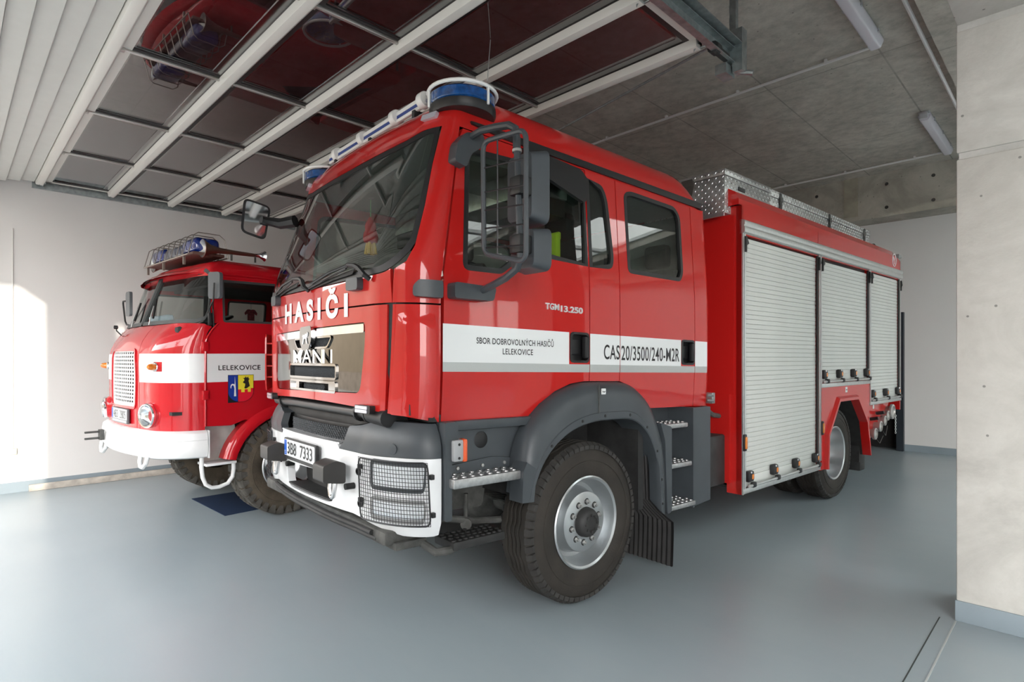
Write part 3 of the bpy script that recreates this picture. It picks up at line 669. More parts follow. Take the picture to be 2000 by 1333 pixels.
# mirror arm mounts on the A pillar / door
C().plate(rpoly([(1.64, 1.945), (1.955, 1.94), (1.955, 2.035), (1.70, 2.035), (1.64, 2.0)], .02, 3), (), lambda a, b, c: cabf(a, b, -.05+c), .06, None, .08).obj('mirror_mount_cover', GREY, man)
C().plate(rpoly([(-.895, 1.945), (-.62, 1.95), (-.60, 2.03), (-.895, 2.035)], .02, 3), (), lambda a, b, c: NEAR(a, b, -.075+c), .08).obj('mirror_mount_cover', GREY, man)
# ---- near mirror assembly
mr = part('mirror', man)
def mt(pts, r, n=10): return C().tube(pts, r, n)
GS = -.75
mt([(-.70, .03, 2.005), (-.70, -.08, 2.03), (-.72, -.20, 2.05), (-.72, -.29, 2.09), (-.72, -.315, 2.15), (-.72, -.315, 2.22)], .02).obj('lower_arm', GREY, mr)
mt([(-.74, .10, 2.885), (-.745, -.02, 2.89), (-.735, -.14, 2.875), (-.725, -.23, 2.86), (-.72, -.275, 2.83), (-.72, -.285, 2.78), (-.72, -.287, 2.72)], .021).obj('upper_arm', GREY, mr)
mt([(-.72, -.287, 2.74), (-.72, -.315, 2.16)], .018).obj('mirror_post', GREY, mr)
C().plate(rpoly([(-.86, 2.72), (-.78, 2.70), (-.74, 2.79), (-.64, 2.86), (-.66, 2.92), (-.78, 2.90), (-.84, 2.83)], .02, 3), (), lambda a, b, c: (a, .10-c+.05, b), .075).obj('upper_bracket', GREY, mr)
mt([(-.72, -.288, 2.715), (-.72, -.289, 2.70)], .026).obj('hose_clip', ALU, mr)
loop = rpoly([(-.075, 2.80), (-.425, 2.765), (-.425, 2.10), (-.085, 2.185)], .06, 5)
C().tube([(GS-.03, a, b) for a, b in loop], .014, 8, True).obj('guard_frame', GREY, mr)
for fr in (.22, .42, .57, .72, .88):
    z = 2.79-fr*.66
    C().tube([(GS-.03, -.078, z+.01), (GS-.03, -.424, z-.025)], .0045, 5).obj('guard_wire', WIREM, mr)
C().tube([(GS-.03, -.20, 2.785), (GS-.03, -.20, 2.15)], .0045, 5).obj('guard_wire', WIREM, mr)
def mhead(y0, y1, z0, z1, nm):
    m_ = C(); m_.plate(rrect(y0, z0, y1, z1, .05, 5), (), lambda a, b, c: (-.665+.10*c/.10, (y0+y1)/2+(a-(y0+y1)/2)*(1-.25*(.10-c)/.10), (z0+z1)/2+(b-(z0+z1)/2)*(1-.12*(.10-c)/.10)), .10).obj(nm, GREY, mr, sm=50)
    C().plate(rrect(y0+.012, z0+.012, y1-.012, z1-.012, .04, 4), (), lambda a, b, c: (-.562+c, a, b), .004).obj('mirror_glass', CHROME, mr)
mhead(-.375, -.115, 2.335, 2.735, 'mirror_housing'); mhead(-.39, -.145, 2.085, 2.315, 'mirror_housing')
for z in (2.52, 2.215): C().box(-.75, -.66, -.345, -.255, z-.05, z+.05, b=.012).obj('mirror_clamp', BLK, mr)
# ---- far front mirror
fm = part('front_mirror', man)
C().tube([(-.98, 2.16, 2.735), (-1.06, 2.27, 2.72), (-1.14, 2.30, 2.73), (-1.20, 2.30, 2.735)], [.05, .045, .035, .03], 8).obj('mirror_arm', BLK, fm)
mxm = Matrix.Translation((-1.24, 2.33, 2.735)) @ Matrix.Rotation(R(88), 4, 'Z') @ Matrix.Rotation(R(3), 4, 'Y')
pm = rpoly([(-.125, .125), (.085, .165), (.115, -.12), (-.075, -.165)], .05, 4)
def fmh(a, b, c): 
    v = mxm @ Vector((c, a, b)); return tuple(v)
C().plate(pm, (), lambda a, b, c: fmh(a*(1-.25*max(0, c-.02)/.06), b*(1-.2*max(0, c-.02)/.06), c), .08).obj('mirror_housing', BLK, fm)
C().plate(inset(pm, -.018), (), lambda a, b, c: fmh(a, b, -.006+c), .004).obj('mirror_glass', CHROME, fm)
# ---- beacons and light bar on the roof
rb = part('beacon_bar', man)
for t0 in (.25, 2.19):
    q = part('beacon', man); cz = 3.12
    C().lathe([(0, -.05), (.19, -.05), (.20, -.03), (.20, 0), (.185, .004), (0, .004)], (-.68, t0, cz-.015), (0, 0, 1), 36).obj('beacon_base', BLK, q)
    C().lathe([(.186, 0), (.196, .01), (.196, .062), (.18, .075), (0, .082)], (-.68, t0, cz-.01), (0, 0, 1), 36).obj('beacon_lens', BLUE, q)
    C().tube([(-.68+.205*math.cos(R(a)), t0+.205*math.sin(R(a)), cz+.075) for a in range(0, 360, 12)], .011, 8, True).obj('beacon_guard', WPL, q)
    for a in (40, 160, 280): C().tube([(-.68+.205*math.cos(R(a)), t0+.205*math.sin(R(a)), cz+.075), (-.68+.205*math.cos(R(a)), t0+.205*math.sin(R(a)), cz-.03)], .008, 6).obj('guard_stay', WPL, q)
C().box(-.79, -.765, .50, 1.94, 3.235, 3.262, b=.006).box(-.79, -.765, .50, 1.94, 3.19, 3.212, b=.005).obj('bar_rail', WPL, rb)
C().box(-.786, -.77, .50, 1.94, 3.212, 3.235).obj('bar_stripe', BLUES, rb)
for t0 in (.53, .88, 1.36, 1.80): C().lathe([(0, -.03), (.045, -.03), (.05, -.02), (.05, .02), (.045, .03), (0, .03)], (-.775, t0, 3.235), (0, 1, 0), 20).obj('bar_clamp', WPL, rb)
for t0 in (.62, 1.22, 1.8): C().box(-.80, -.70, t0-.015, t0+.015, 3.12, 3.195).obj('bar_foot', BLK, rb)
for p in (1.36, -1.36):
    C().plate(rrect(p-.12, 3.012, p+.12, 3.05, .01, 2), (), lambda a, b, c: (cabf(a, 2.98, -.03+c)[0]+(b-2.98)*.35, cabf(a, 2.98, -.03+c)[1], b), .04).obj('marker_lamp', LED, man)
C().tube([(-.313, .5, 3.18), (-.30, .5, 3.42), (-.264, .5, 3.80)], [.005, .003, .002], 5).obj('antenna', ALU, man)
# ---- cab interior
ci = part('cab_interior', man)
C().box(-1.10, 1.80, .16, 2.28, 1.30, 1.36).obj('cab_floor', INT, ci)
C().box(-1.16, -.80, .22, 2.22, 1.45, 2.03, b=.08).box(-1.05, -.70, .35, .85, 1.95, 2.12, b=.05).obj('dashboard', INT, ci)
C().box(1.76, 1.80, .2, 2.24, 1.3, 2.93).obj('rear_lining', INTL, ci)
C().plate(rrect(-.85, .22, 1.78, 2.22, .1), (), lambda a, b, c: (a, b, 2.95+c), .02).obj('headliner', INTL, ci)
for t0 in (.58, 1.86):
    sx = part('seat', man)
    C().box(-.15, .37, t0-.25, t0+.25, 1.62, 1.80, b=.06).obj('seat_cushion', SEATM, sx)
    C().box(-.09, .09, t0-.25, t0+.25, -.38, .38, b=.06, mx=Matrix.Translation((.40, 0, 2.15)) @ Matrix.Rotation(R(12), 4, 'Y')).obj('seat_back', SEATM, sx)
    C().box(.43, .55, t0-.13, t0+.13, 2.54, 2.76, b=.05).obj('headrest', SEATM, sx)
for t0 in (.5, .98, 1.46, 1.94):
    sx = part('seat', man)
    C().box(1.2, 1.68, t0-.22, t0+.22, 1.60, 1.78, b=.05).obj('seat_cushion', SEATM, sx)
    C().box(1.60, 1.74, t0-.22, t0+.22, 1.78, 2.45, b=.05).obj('seat_back', SEATM, sx)
    C().box(1.62, 1.73, t0-.12, t0+.12, 2.47, 2.68, b=.04).obj('headrest', SEATM, sx)
sw = part('steering_wheel', man); cst = Vector((-.52, .58, 2.13)); axs = Vector((-.55, 0, .84)).normalized(); u_ = axs.cross(Vector((0, 1, 0))).normalized()
ring = [cst+(Vector((0, 1, 0))*math.cos(R(a))+u_*math.sin(R(a)))*.23 for a in range(0, 360, 12)]
C().tube(ring, .017, 8, True).obj('wheel_rim', BLK, sw)
for a in (20, 160, 270): C().tube([cst, cst+(Vector((0, 1, 0))*math.cos(R(a))+u_*math.sin(R(a)))*.23], .013, 6).obj('wheel_spoke', BLK, sw)
C().tube([cst, cst-axs*.4], .03, 8).obj('steering_column', BLK, sw)
# roller blind with perforated lower half behind the door window
C().plate([(-.68, 2.60), (.285, 2.60), (.285, 2.86), (-.66, 2.80)], (), lambda a, b, c: NEAR(a, b, .06+c), .004, .3).obj('tinted_sun_strip', glass('sun_strip', (.75, .78, .76), .6), ci)
C().plate(rpoly([(-.12, 2.80), (.25, 2.70), (.30, 2.86), (.22, 2.93), (-.30, 2.96), (-.33, 2.90)], .03, 3), (), lambda a, b, c: NEAR(a, b, -.04+c), .03).obj('wind_deflector', BLK, man)
lk = part('equipment_locker', man)
C().box(-.06, .26, .28, 2.16, 2.76, 2.94, b=.004).obj('chequer_panel', CHEQ, lk)
C().box(-.05, .26, .30, 2.14, 2.64, 2.76).obj('perforated_panel', mat('perforated_dark', (.05, .05, .05), .5, .5), lk)
# ================================================================== wheels
def wheel(name, parent, s, t, face, R_, rimr, wd, rear=False, tyre=TYRE, tread=TREAD, blocks=False, root=None):
    """face=+1: outer side looks to -y. t = outer face position"""
    w = part(name, parent); ax = (0, 1, 0); cpos = (s, t, R_); f = face
    sw_ = R_-rimr
    prof = [(rimr, .03), (rimr+.02, .012), (rimr+.35*sw_, .0), (rimr+.62*sw_, .004), (R_-.055, .022), (R_-.012, .038)]
    gro = [.25, .42, .58, .75]; tp = []
    for g_ in gro:
        a = .04+(wd-.08)*g_; tp += [(R_, a-.010), (R_-.014, a-.005), (R_-.014, a+.005), (R_, a+.010)]
    if blocks: tp = [(R_-.02, .05), (R_-.02, wd-.05)]
    prof2 = prof+[(R_-.003, .046)]+tp+[(R_-.003, wd-.046), (R_-.012, wd-.038), (R_-.055, wd-.022), (rimr+.62*sw_, wd-.004), (rimr+.35*sw_, wd), (rimr+.02, wd-.012), (rimr, wd-.03)]
    prof2 = [(r, a*f) for r, a in prof2]; n = 96
    i0 = len(prof)+1; i1 = i0+len(tp)
    M().lathe(prof2, cpos, ax, n, jit=(lambda i, k: (.006 if k % 4 < 2 else -.006) if (i0 <= i < i1 and not blocks) else 0)).obj('tyre', tyre, w, sm=40)
    # sidewall lettering band
    M().lathe([(rimr+.46*sw_, .0005*f), (rimr+.47*sw_, -.003*f), (rimr+.49*sw_, -.003*f), (rimr+.50*sw_, .001*f)], cpos, ax, 64).obj('sidewall_rib', tyre, w)
    # shoulder lugs
    q = M(); nl = 62 if not blocks else 34
    for k in range(nl):
        a = 2*PI*k/nl
        if blocks:
            for row, (a0, a1, off) in enumerate(((.004, .085, 0), (.10, wd/2-.01, .5), (wd/2+.01, wd-.10, 0), (wd-.085, wd-.004, .5))):
                bw = .42*2*PI*R_/nl; aa = a+off*2*PI/nl
                mx = Matrix.Translation(cpos) @ Matrix.Rotation(aa, 4, 'Y') @ Matrix.Translation((0, 0, R_-.012))
                mx = mx @ Matrix.Rotation(R(22 if row % 2 else -22), 4, 'Z') if row in (1, 2) else mx
                y0, y1 = sorted((a0*f, a1*f))
                v = [(-bw, y0, -.02), (bw, y0, -.02), (bw, y1, -.02), (-bw, y1, -.02), (-bw*.86, y0+.006, .012), (bw*.86, y0+.006, .012), (bw*.86, y1-.006, .012), (-bw*.86, y1-.006, .012)]
                if row in (1, 2): 
                    yc = (y0+y1)/2; mx = Matrix.Translation(cpos) @ Matrix.Rotation(aa, 4, 'Y') @ Matrix.Translation((0, yc, R_-.012)) @ Matrix.Rotation(R(25 if row == 1 else -25), 4, 'Z') @ Matrix.Translation((0, -yc, 0))
                q.add([mx @ Vector(p) for p in v], [(0, 1, 2, 3), (4, 5, 6, 7), (0, 1, 5, 4), (1, 2, 6, 5), (2, 3, 7, 6), (3, 0, 4, 7)])
                if row in (0, 3):
                    sgn = 1 if row == 0 else -1; ys = (0 if row == 0 else wd)*f
                    mx2 = Matrix.Translation(cpos) @ Matrix.Rotation(aa, 4, 'Y') @ Matrix.Translation((0, ys, R_-.075))
                    q.add([mx2 @ Vector(p) for p in [(-bw*.8, .03*f*sgn, .06), (bw*.8, .03*f*sgn, .06), (bw*.8, .002*f*sgn, .055), (-bw*.8, .002*f*sgn, .055), (-bw*.5, .03*f*sgn, -.02), (bw*.5, .03*f*sgn, -.02), (bw*.5, .008*f*sgn, -.01), (-bw*.5, .008*f*sgn, -.01)]], [(0, 1, 2, 3), (4, 5, 6, 7), (0, 1, 5, 4), (1, 2, 6, 5), (2, 3, 7, 6), (3, 0, 4, 7)])
        else:
            for a0, a1 in ((.012, .05), (wd-.05, wd-.012)):
                y0, y1 = sorted((a0*f, a1*f)); mx = Matrix.Translation(cpos) @ Matrix.Rotation(a, 4, 'Y') @ Matrix.Translation((0, 0, R_-.03))
                bw = .022; v = [(-bw, y0, -.02), (bw, y0, -.02), (bw, y1, -.02), (-bw, y1, -.02)]
                zo = (.006, .029) if f*(a0 < .02) > 0 or (f < 0 and a0 > .02) else (.029, .006)
                v += [(-bw*.9, y0, zo[0]), (bw*.9, y0, zo[0]), (bw*.9, y1, zo[1]), (-bw*.9, y1, zo[1])]
                q.add([mx @ Vector(p) for p in v], [(0, 1, 2, 3), (4, 5, 6, 7), (0, 1, 5, 4), (1, 2, 6, 5), (2, 3, 7, 6), (3, 0, 4, 7)])
    tr = q.obj('tread_blocks', tread, w, sm=20); tr['kind'] = 'stuff'
    if root is not None: return w
    if not rear:
        rp = [(rimr+.008, .022), (rimr+.012, .012), (rimr+.002, .006), (rimr-.012, .014), (rimr-.018, .05), (rimr-.03, .10), (rimr-.045, .135), (rimr-.072, .135), (rimr-.088, .10), (rimr-.094, .055), (rimr-.100, .036), (rimr-.112, .030), (.0, .030)]
    else:
        rp = [(rimr+.008, .022), (rimr+.012, .012), (rimr+.002, .006), (rimr-.012, .014), (rimr-.02, .05), (rimr-.028, .16), (rimr-.05, .20), (rimr-.11, .225), (rimr-.14, .21), (.09, .20), (0, .2)]
    rim = M().lathe([(r, a*f) for r, a in rp], cpos, ax, 72).obj('rim', RIM, w, sm=40)
    fa = rp[-1][1]
    hub = M(); hr = .088
    hub.lathe([(hr+.012, fa*f), (hr+.008, (fa-.03)*f), (hr-.004, (fa-.05)*f), (hr-.02, (fa-.058)*f), (.055, (fa-.06)*f), (.05, (fa-.052)*f), (0, (fa-.052)*f)], cpos, ax, 32)
    hub.obj('hub', UNDER, w)
    for k in range(10):
        a = 2*PI*(k+.3)/10; c2 = (s+.135*math.cos(a) if not rear else s+.14*math.cos(a), t+fa*f, R_+(.135 if not rear else .14)*math.sin(a))
        if not rear: M().lathe([(.022, -.001*f), (.022, -.0015*f), (0, -.0015*f)], c2, ax, 12).obj('nut_recess', UNDER, w)
        M().lathe([(.016, 0), (.016, -.014*f), (.010, -.016*f), (.009, -.028*f), (0, -.028*f)], c2, ax, 6).obj('wheel_nut', mat('nut_steel', (.42, .42, .41), .45, .8) if 'nut_steel' not in MATS else MATS['nut_steel'], w, sm=20)
    for k in range(8):
        a = 2*PI*k/8; c3 = (s+.055*math.cos(a), t+(fa-.058)*f, R_+.055*math.sin(a)); M().lathe([(.011, 0), (.010, -.008*f), (0, -.010*f)], c3, ax, 8).obj('hub_bolt', UNDER, w)
    if not rear:
        for a in (R(215), R(35)):
            r_ = rimr-.055
            M().lathe([(0, -.004*f), (.034, -.002*f), (.036, .012*f)], (s-.14*math.cos(a)*1.35, t+.128*f, R_+.14*math.sin(a)*1.35), (-.2*math.cos(a), 1, .2*math.sin(a)), 20).obj('hand_hole', BLK, w)
    return w
wheel('front_wheel', man, .17, .0, 1, .535, .298, .31)
wheel('front_wheel', man, .17, 2.44, -1, .535, .298, .31)
wheel('rear_wheel', man, 4.46, -.01, 1, .53, .298, .29, True)
wheel('rear_wheel', man, 4.46, .33, 1, .53, .298, .29, True, root=1)
wheel('rear_wheel', man, 4.46, 2.45, -1, .53, .298, .29, True)
wheel('rear_wheel', man, 4.46, 2.11, -1, .53, .298, .29, True, root=1)
# ================================================================== fenders, steps, lower cab
def arcp(k, outer):
    return None
OUT = ARCH; INN = [(-.368, .765), (-.315, .90), (-.253, 1.00), (-.141, 1.10), (.024, 1.180), (.225, 1.215), (.60, 1.215), (.72, 1.165), (.829, 1.077), (.91, .93), (.96, .76), (.975, .60), (.972, .455)]
OUTF = [(-.43, .80), (-.40, 1.05), (-.33, 1.20), (-.20, 1.32), (-.05, 1.41), (.17, 1.472), (.637, 1.472), (.79, 1.42), (.92, 1.31), (1.03, 1.12), (1.09, .95), (1.095, .70), (1.095, .46)]
def resamp(pts, n):
    L = [0]
    for i in range(1, len(pts)): L.append(L[-1]+math.dist(pts[i], pts[i-1]))
    out = []
    for k in range(n):
        d = L[-1]*k/(n-1); i = 1
        while i < len(L)-1 and L[i] < d: i += 1
        t = (d-L[i-1])/max(1e-9, L[i]-L[i-1]); out.append(tuple(pts[i-1][j]*(1-t)+pts[i][j]*t for j in range(2)))
    return out
def smoothp(p, k=2):
    for _ in range(k): p = [p[0]]+[((p[i-1][0]+2*p[i][0]+p[i+1][0])/4, (p[i-1][1]+2*p[i][1]+p[i+1][1])/4) for i in range(1, len(p)-1)]+[p[-1]]
    return p
for far in (0, 1):
    def Y(t): return 2*CT-t if far else t
    A = smoothp(resamp(OUTF, 48), 3); B = smoothp(resamp(INN, 48), 3); rows = []
    for a, b in zip(A, B):
        mid = lambda t: (a[0]*(1-t)+b[0]*t, a[1]*(1-t)+b[1]*t)
        row = [(a[0], Y(.14), a[1]), (a[0], Y(.075), a[1])]
        for t, y in ((.12, .03), (.3, .004), (.55, -.012), (.78, -.016), (.80, -.022), (.97, -.024), (1.0, -.018), (1.0, .03)):
            m_ = mid(t); row.append((m_[0], Y(y), m_[1]))
        row.append((b[0], Y(.20), b[1])); rows.append(row)
    fe = C().strip(rows).obj('fender', GREY, man, sm=40)
    # inner wheel-house liner
    rows = []
    for b in B:
        cx_, cz_ = .3, .6
        rows.append([(b[0], Y(.03), b[1]), (b[0]+(b[0]-cx_)*.03, Y(.08), b[1]+(b[1]-cz_)*.04), (b[0]+(b[0]-cx_)*.05, Y(.55), b[1]+(b[1]-cz_)*.06)])
    C().strip(rows).obj('wheel_house', UNDER, man)
    for k in (8, 15, 20, 26, 31, 36, 41, 45):
        a, b = A[k], B[k]; t = .885; C().lathe([(0, -.006), (.009, -.005), (.011, 0)], (a[0]*(1-t)+b[0]*t, Y(-.022), a[1]*(1-t)+b[1]*t), (0, 1, 0), 10).obj('fender_screw', BLK, fe)
    C().plate([(-.44, .76), (-.345, .755), (-.32, .95), (-.40, 1.0), (-.43, .95)], (), lambda a, b, c: (a, Y(-.02+c), b), .12).obj('mudguard_foot', GREY, man)
q = C().box(.255, .262, -.019, -.015, 1.23, 1.46).obj('fender_joint', UNDERG, man)
C().plate(rrect(.30, 1.39, .345, 1.43, .003, 1), (), lambda a, b, c: (a, .0-.004+c, b), .004).obj('fender_sticker', STICK, man)
C().plate([(.305, 1.407), (.315, 1.413), (.325, 1.407), (.335, 1.413), (.34, 1.409), (.325, 1.402), (.315, 1.407)], (), lambda a, b, c: (a, -.006+c, b), .002).obj('sticker_print', LETB, man)
# recessed panel in front of the wheel with upper step
lower = C()
lower.plate(rpoly([(-.93, .96), (-.40, .94), (-.34, 1.10), (-.22, 1.27), (-.93, 1.27)], .02, 2), (), lambda a, b, c: (a, .15+c, b), .03)
lower.box(-.94, -.25, .09, .17, 1.205, 1.262, b=.012)
lower.plate(rpoly([(-.945, .72), (-.90, .72), (-.90, 1.10), (-.86, 1.15), (-.86, 1.262), (-.945, 1.262)], .015, 2), (), lambda a, b, c: (a, .045+c, b), .06)
lower.obj('lower_cab_panel', GREY, man)
C().plate(rpoly([(-.93, .95), (-.39, .94), (-.39, 1.01), (-.55, 1.03), (-.93, 1.0)], .02, 2), (), lambda a, b, c: (a, .135+c, b), .01).obj('step_backing', GREY, man)
C().lathe([(0, -.004), (.045, -.003), (.05, 0)], (-.62, .148, 1.135), (0, 1, 0), 20).obj('panel_cap', BLK, man)
for s_ in (-.80, -.62, -.45): C().lathe([(0, -.006), (.010, -.005), (.012, 0)], (s_, .134, .985), (0, 1, 0), 8).obj('panel_screw', ALU, man)
def step(s0, s1, t0, t1, z, m, name='step', nb=(8, 3), th=.055):
    st = part(name, man); b = C().box(s0, s1, t0, t1, z-th, z, b=.010).obj('step_tread', m, st); q = C()
    for i in range(nb[0]):
        for j in range(nb[1]):
            x = s0+(s1-s0)*(i+.5+(.25 if j % 2 else -.1))/nb[0]; y = t0+(t1-t0)*(j+.6)/(nb[1]+.2)
            q.lathe([(.016, -.001), (.014, .006), (.008, .009), (0, .009)], (x, y, z), (0, 0, 1), 10)
    k = q.obj('step_studs', m, st); k['kind'] = 'stuff'; return st
step(-.92, -.43, .0, .15, .955, STEP)
step(.95, 1.44, .04, .22, 1.135, STEP, nb=(8, 3), th=.04); step(1.10, 1.50, .04, .22, .815, STEP, nb=(7, 3), th=.04); step(1.10, 1.54, .03, .24, .485, STEP, nb=(7, 4), th=.04)
step(-.85, -.47, .10, .30, .575, UNDER, nb=(9, 4), th=.05)
C().tube([(-1.02, .36, .63), (-.98, .25, .575), (-.93, .16, .525), (-.86, .13, .53), (-.80, .14, .535)], .024, 10).obj('step_bracket', UNDERG, man)
# panel behind the rear steps
C().plate(rpoly([(1.545, .43), (1.738, .445), (1.80, .45), (1.80, 1.25), (1.545, 1.25)], .01, 2), (), lambda a, b, c: (a, .05+c, b), .03).box(1.53, 1.55, .05, .32, .42, 1.25).obj('rear_step_panel', GREY, man)
C().box(.98, 1.8, .30, .33, .43, 1.25).box(1.26, 1.27, .285, .30, .47, 1.1).obj('step_niche', GREY, man)
C().plate(rpoly([(1.07, .45), (1.13, .46), (1.13, 1.12), (.98, 1.16), (1.04, 1.02)], .02, 2), (), lambda a, b, c: (a, -.01+c, b), .10).obj('fender_rear_leg', GREY, man)
# indicator lamp ahead of the step
il = part('side_indicator', man)
C().box(-.905, -.83, .02, .07, 1.045, 1.165, b=.012).obj('lamp_body', mat('lamp_grey', (.36, .37, .38), .4), il); C().box(-.845, -.815, .012, .07, 1.04, 1.17, b=.012).obj('lamp_lens', ORNG, il)
for z in (1.065, 1.14): C().lathe([(0, -.003), (.008, -.002), (.008, 0)], (-.87, .02, z), (0, 1, 0), 8).obj('lamp_screw', BLK, il)
# mud flaps
for far in (0, 1):
    q = M(); rows = []; yf = (lambda t: t) if not far else (lambda t: 2*CT-t)
    for k in range(15):
        z = 1.0-.90*k/14; t0 = .06 if z > .5 else -.15*min(1, (.5-z)/.08)+.0; rows.append([(.90+.03*math.sin(k/14*2.6)+.010*(j % 2), yf(t0+(.40-t0)*j/26), z) for j in range(27)])
    q.strip(rows).strip([[(x+.012, y, z) for x, y, z in r] for r in rows]).obj('mud_flap', mat('flap_rubber', (.012, .011, .011), .7, 0, 0, var=.6, scale=8) if 'flap_rubber' not in MATS else MATS['flap_rubber'], man, sm=20)
# ================================================================== bumper
bp_ = part('bumper', man)
gt = lambda p: 1.255-.0*abs(p)
top = [(.78, 1.12), (.80, 1.205), (.95, 1.215), (1.15, 1.25), (1.3, 1.257), (1.99, 1.25), (1.99, 1.066), (1.45, 1.068), (1.025, 1.060), (.70, 1.066)]
for sg in (1, -1):
    def bt(a, b, c, sg=sg):
        k = max(0, (b-1.10)/.15); return bumf(sg*a, b, .055*k*k+c)
    C().plate(rpoly(top, .012, 2), (), bt, .05, .08).obj('bumper_top', GREY, bp_)
    rows = [[bumf(sg*(.80+1.19*k/24), 1.252 if k > 8 else 1.205+.047*k/8, .055*(1 if k > 8 else .6+.05*k)+d) for k in range(25)] for d in (0, .06, .14)]
    C().strip(rows).obj('bumper_ledge', GREY, bp_)
    ip = bumf(sg*1.42, 1.112, 0); C().lathe([(.031, 0), (.031, -.004), (.028, -.005), (0, -.005)], bumf(sg*1.42, 1.112, -.0), (Vector(bumf(sg*1.42, 1.1, .01))-Vector(bumf(sg*1.42, 1.1, 0))), 24).obj('bumper_cap', GREY, bp_)
wb_ = lambda p: (.70 if p < .9 else .70-.065*min(1, (p-.9)/.6))
HL = rpoly([(1.05, 1.045), (1.085, .705), (1.835, .71), (1.80, 1.05)], .05, 4)
rec = rpoly([(-.50, .885), (.58, .905), (.60, .735), (.50, .72), (-.36, .715), (-.46, .75)], .03, 3)
for sg in (1, -1):
    pass
wpoly = [(-1.99, .64)]+[(p/20, wb_(abs(p/20))) for p in range(-38, 39)]+[(1.99, .64), (1.99, 1.064), (1.45, 1.066), (1.025, 1.058), (.70, 1.064), (.66, 1.10), (-.66, 1.10), (-.70, 1.064), (-1.025, 1.058), (-1.45, 1.066), (-1.99, 1.064)]
C().plate(wpoly, [rec], lambda a, b, c: bumf(a, b, c+(.03*max(0, (.74-b)/.1)**2)), .05, .08).obj('bumper_body', WHITE, bp_)
C().plate([(-.70, 1.10), (.70, 1.10), (.60, 1.12), (-.60, 1.12)], (), lambda a, b, c: bumf(a, 1.10-c, (b-1.1)*6), .01).obj('bumper_shelf', WHITE, bp_)
C().plate(inset(rec, -.004), (), lambda a, b, c: bumf(a, b, .13+c), .01, .1).obj('step_recess', UNDER, bp_)
C().plate(inset(rec, -.002), [inset(rec, .016)], lambda a, b, c: bumf(a, b, c-.002), .14, None, .08).obj('recess_liner', GREY, bp_)
C().plate([(-.44, .0), (.55, .0), (.53, .13), (-.42, .13)], (), lambda a, b, c: bumf(a, .742-c, b), .01, .08).obj('recess_tread', UNDER, bp_)
# centre mesh above the plate
C().plate(rrect(-.70, 1.10, .74, 1.20, .02, 2), (), lambda a, b, c: bumf(a, b, .10+c), .005, .1).obj('mesh_backing', BLK, bp_)
meshgrid(lambda a, b, c: bumf(a, b, .075), -.70, .74, 1.095, 1.205, .046, .028, .0048, MESHM, bp_, 'bumper_mesh')
# gap under the cab front: pipes and dark cross member
gp = C(); gp.tube([(-1.14, .40, 1.285), (-1.15, 2.05, 1.285)], .035, 12); gp.obj('cross_pipe', mat('dark_pipe', (.05, .05, .05), .35, .3), bp_)
C().box(-1.13, -1.0, .35, 2.1, 1.05, 1.36).obj('cross_member', UNDER, bp_)
for t0 in (.52, .64, 1.9): C().tube([(-1.14, t0, 1.285), (-1.14, t0+.02, 1.285)], .055, 14).obj('pipe_collar', BLK, bp_)
C().tube([(-1.15, .30, 1.275), (-1.15, .50, 1.285)], .05, 14).obj('pipe_end', BLK, bp_)
# number plate
npl = part('number_plate', man)
def plf(a, b, c): return (-1.300+c+.03*(abs(a)/.3)**2*0, CT-a, .99+b)
C().plate(rrect(-.275, -.075, .275, .068, .008, 2), (), lambda a, b, c: plf(a, b, c), .02).obj('plate_frame', BLK, npl)
C().plate(rrect(-.262, -.050, .262, .060, .008, 2), (), lambda a, b, c: plf(a, b, c-.004), .004).obj('plate_face', PLATE, npl)
C().plate([(-.258, -.046), (-.218, -.046), (-.218, .056), (-.258, .056)], (), lambda a, b, c: plf(a, b, c-.0055), .0015).obj('plate_band', EUB, npl)
t_ = text('3B8  7333', .43, .082, lambda a, b, c: plf(-.20+a, -.036+b, -.0065), bold=.01); t_.xf = shear; t_.obj('plate_number', LETB, npl, sm=0)
t_ = text('CZ', .026, .02, lambda a, b, c: plf(-.251+a, -.036+b, -.0075)); t_.xf = shear; t_.obj('plate_country', STICK, npl, sm=0)
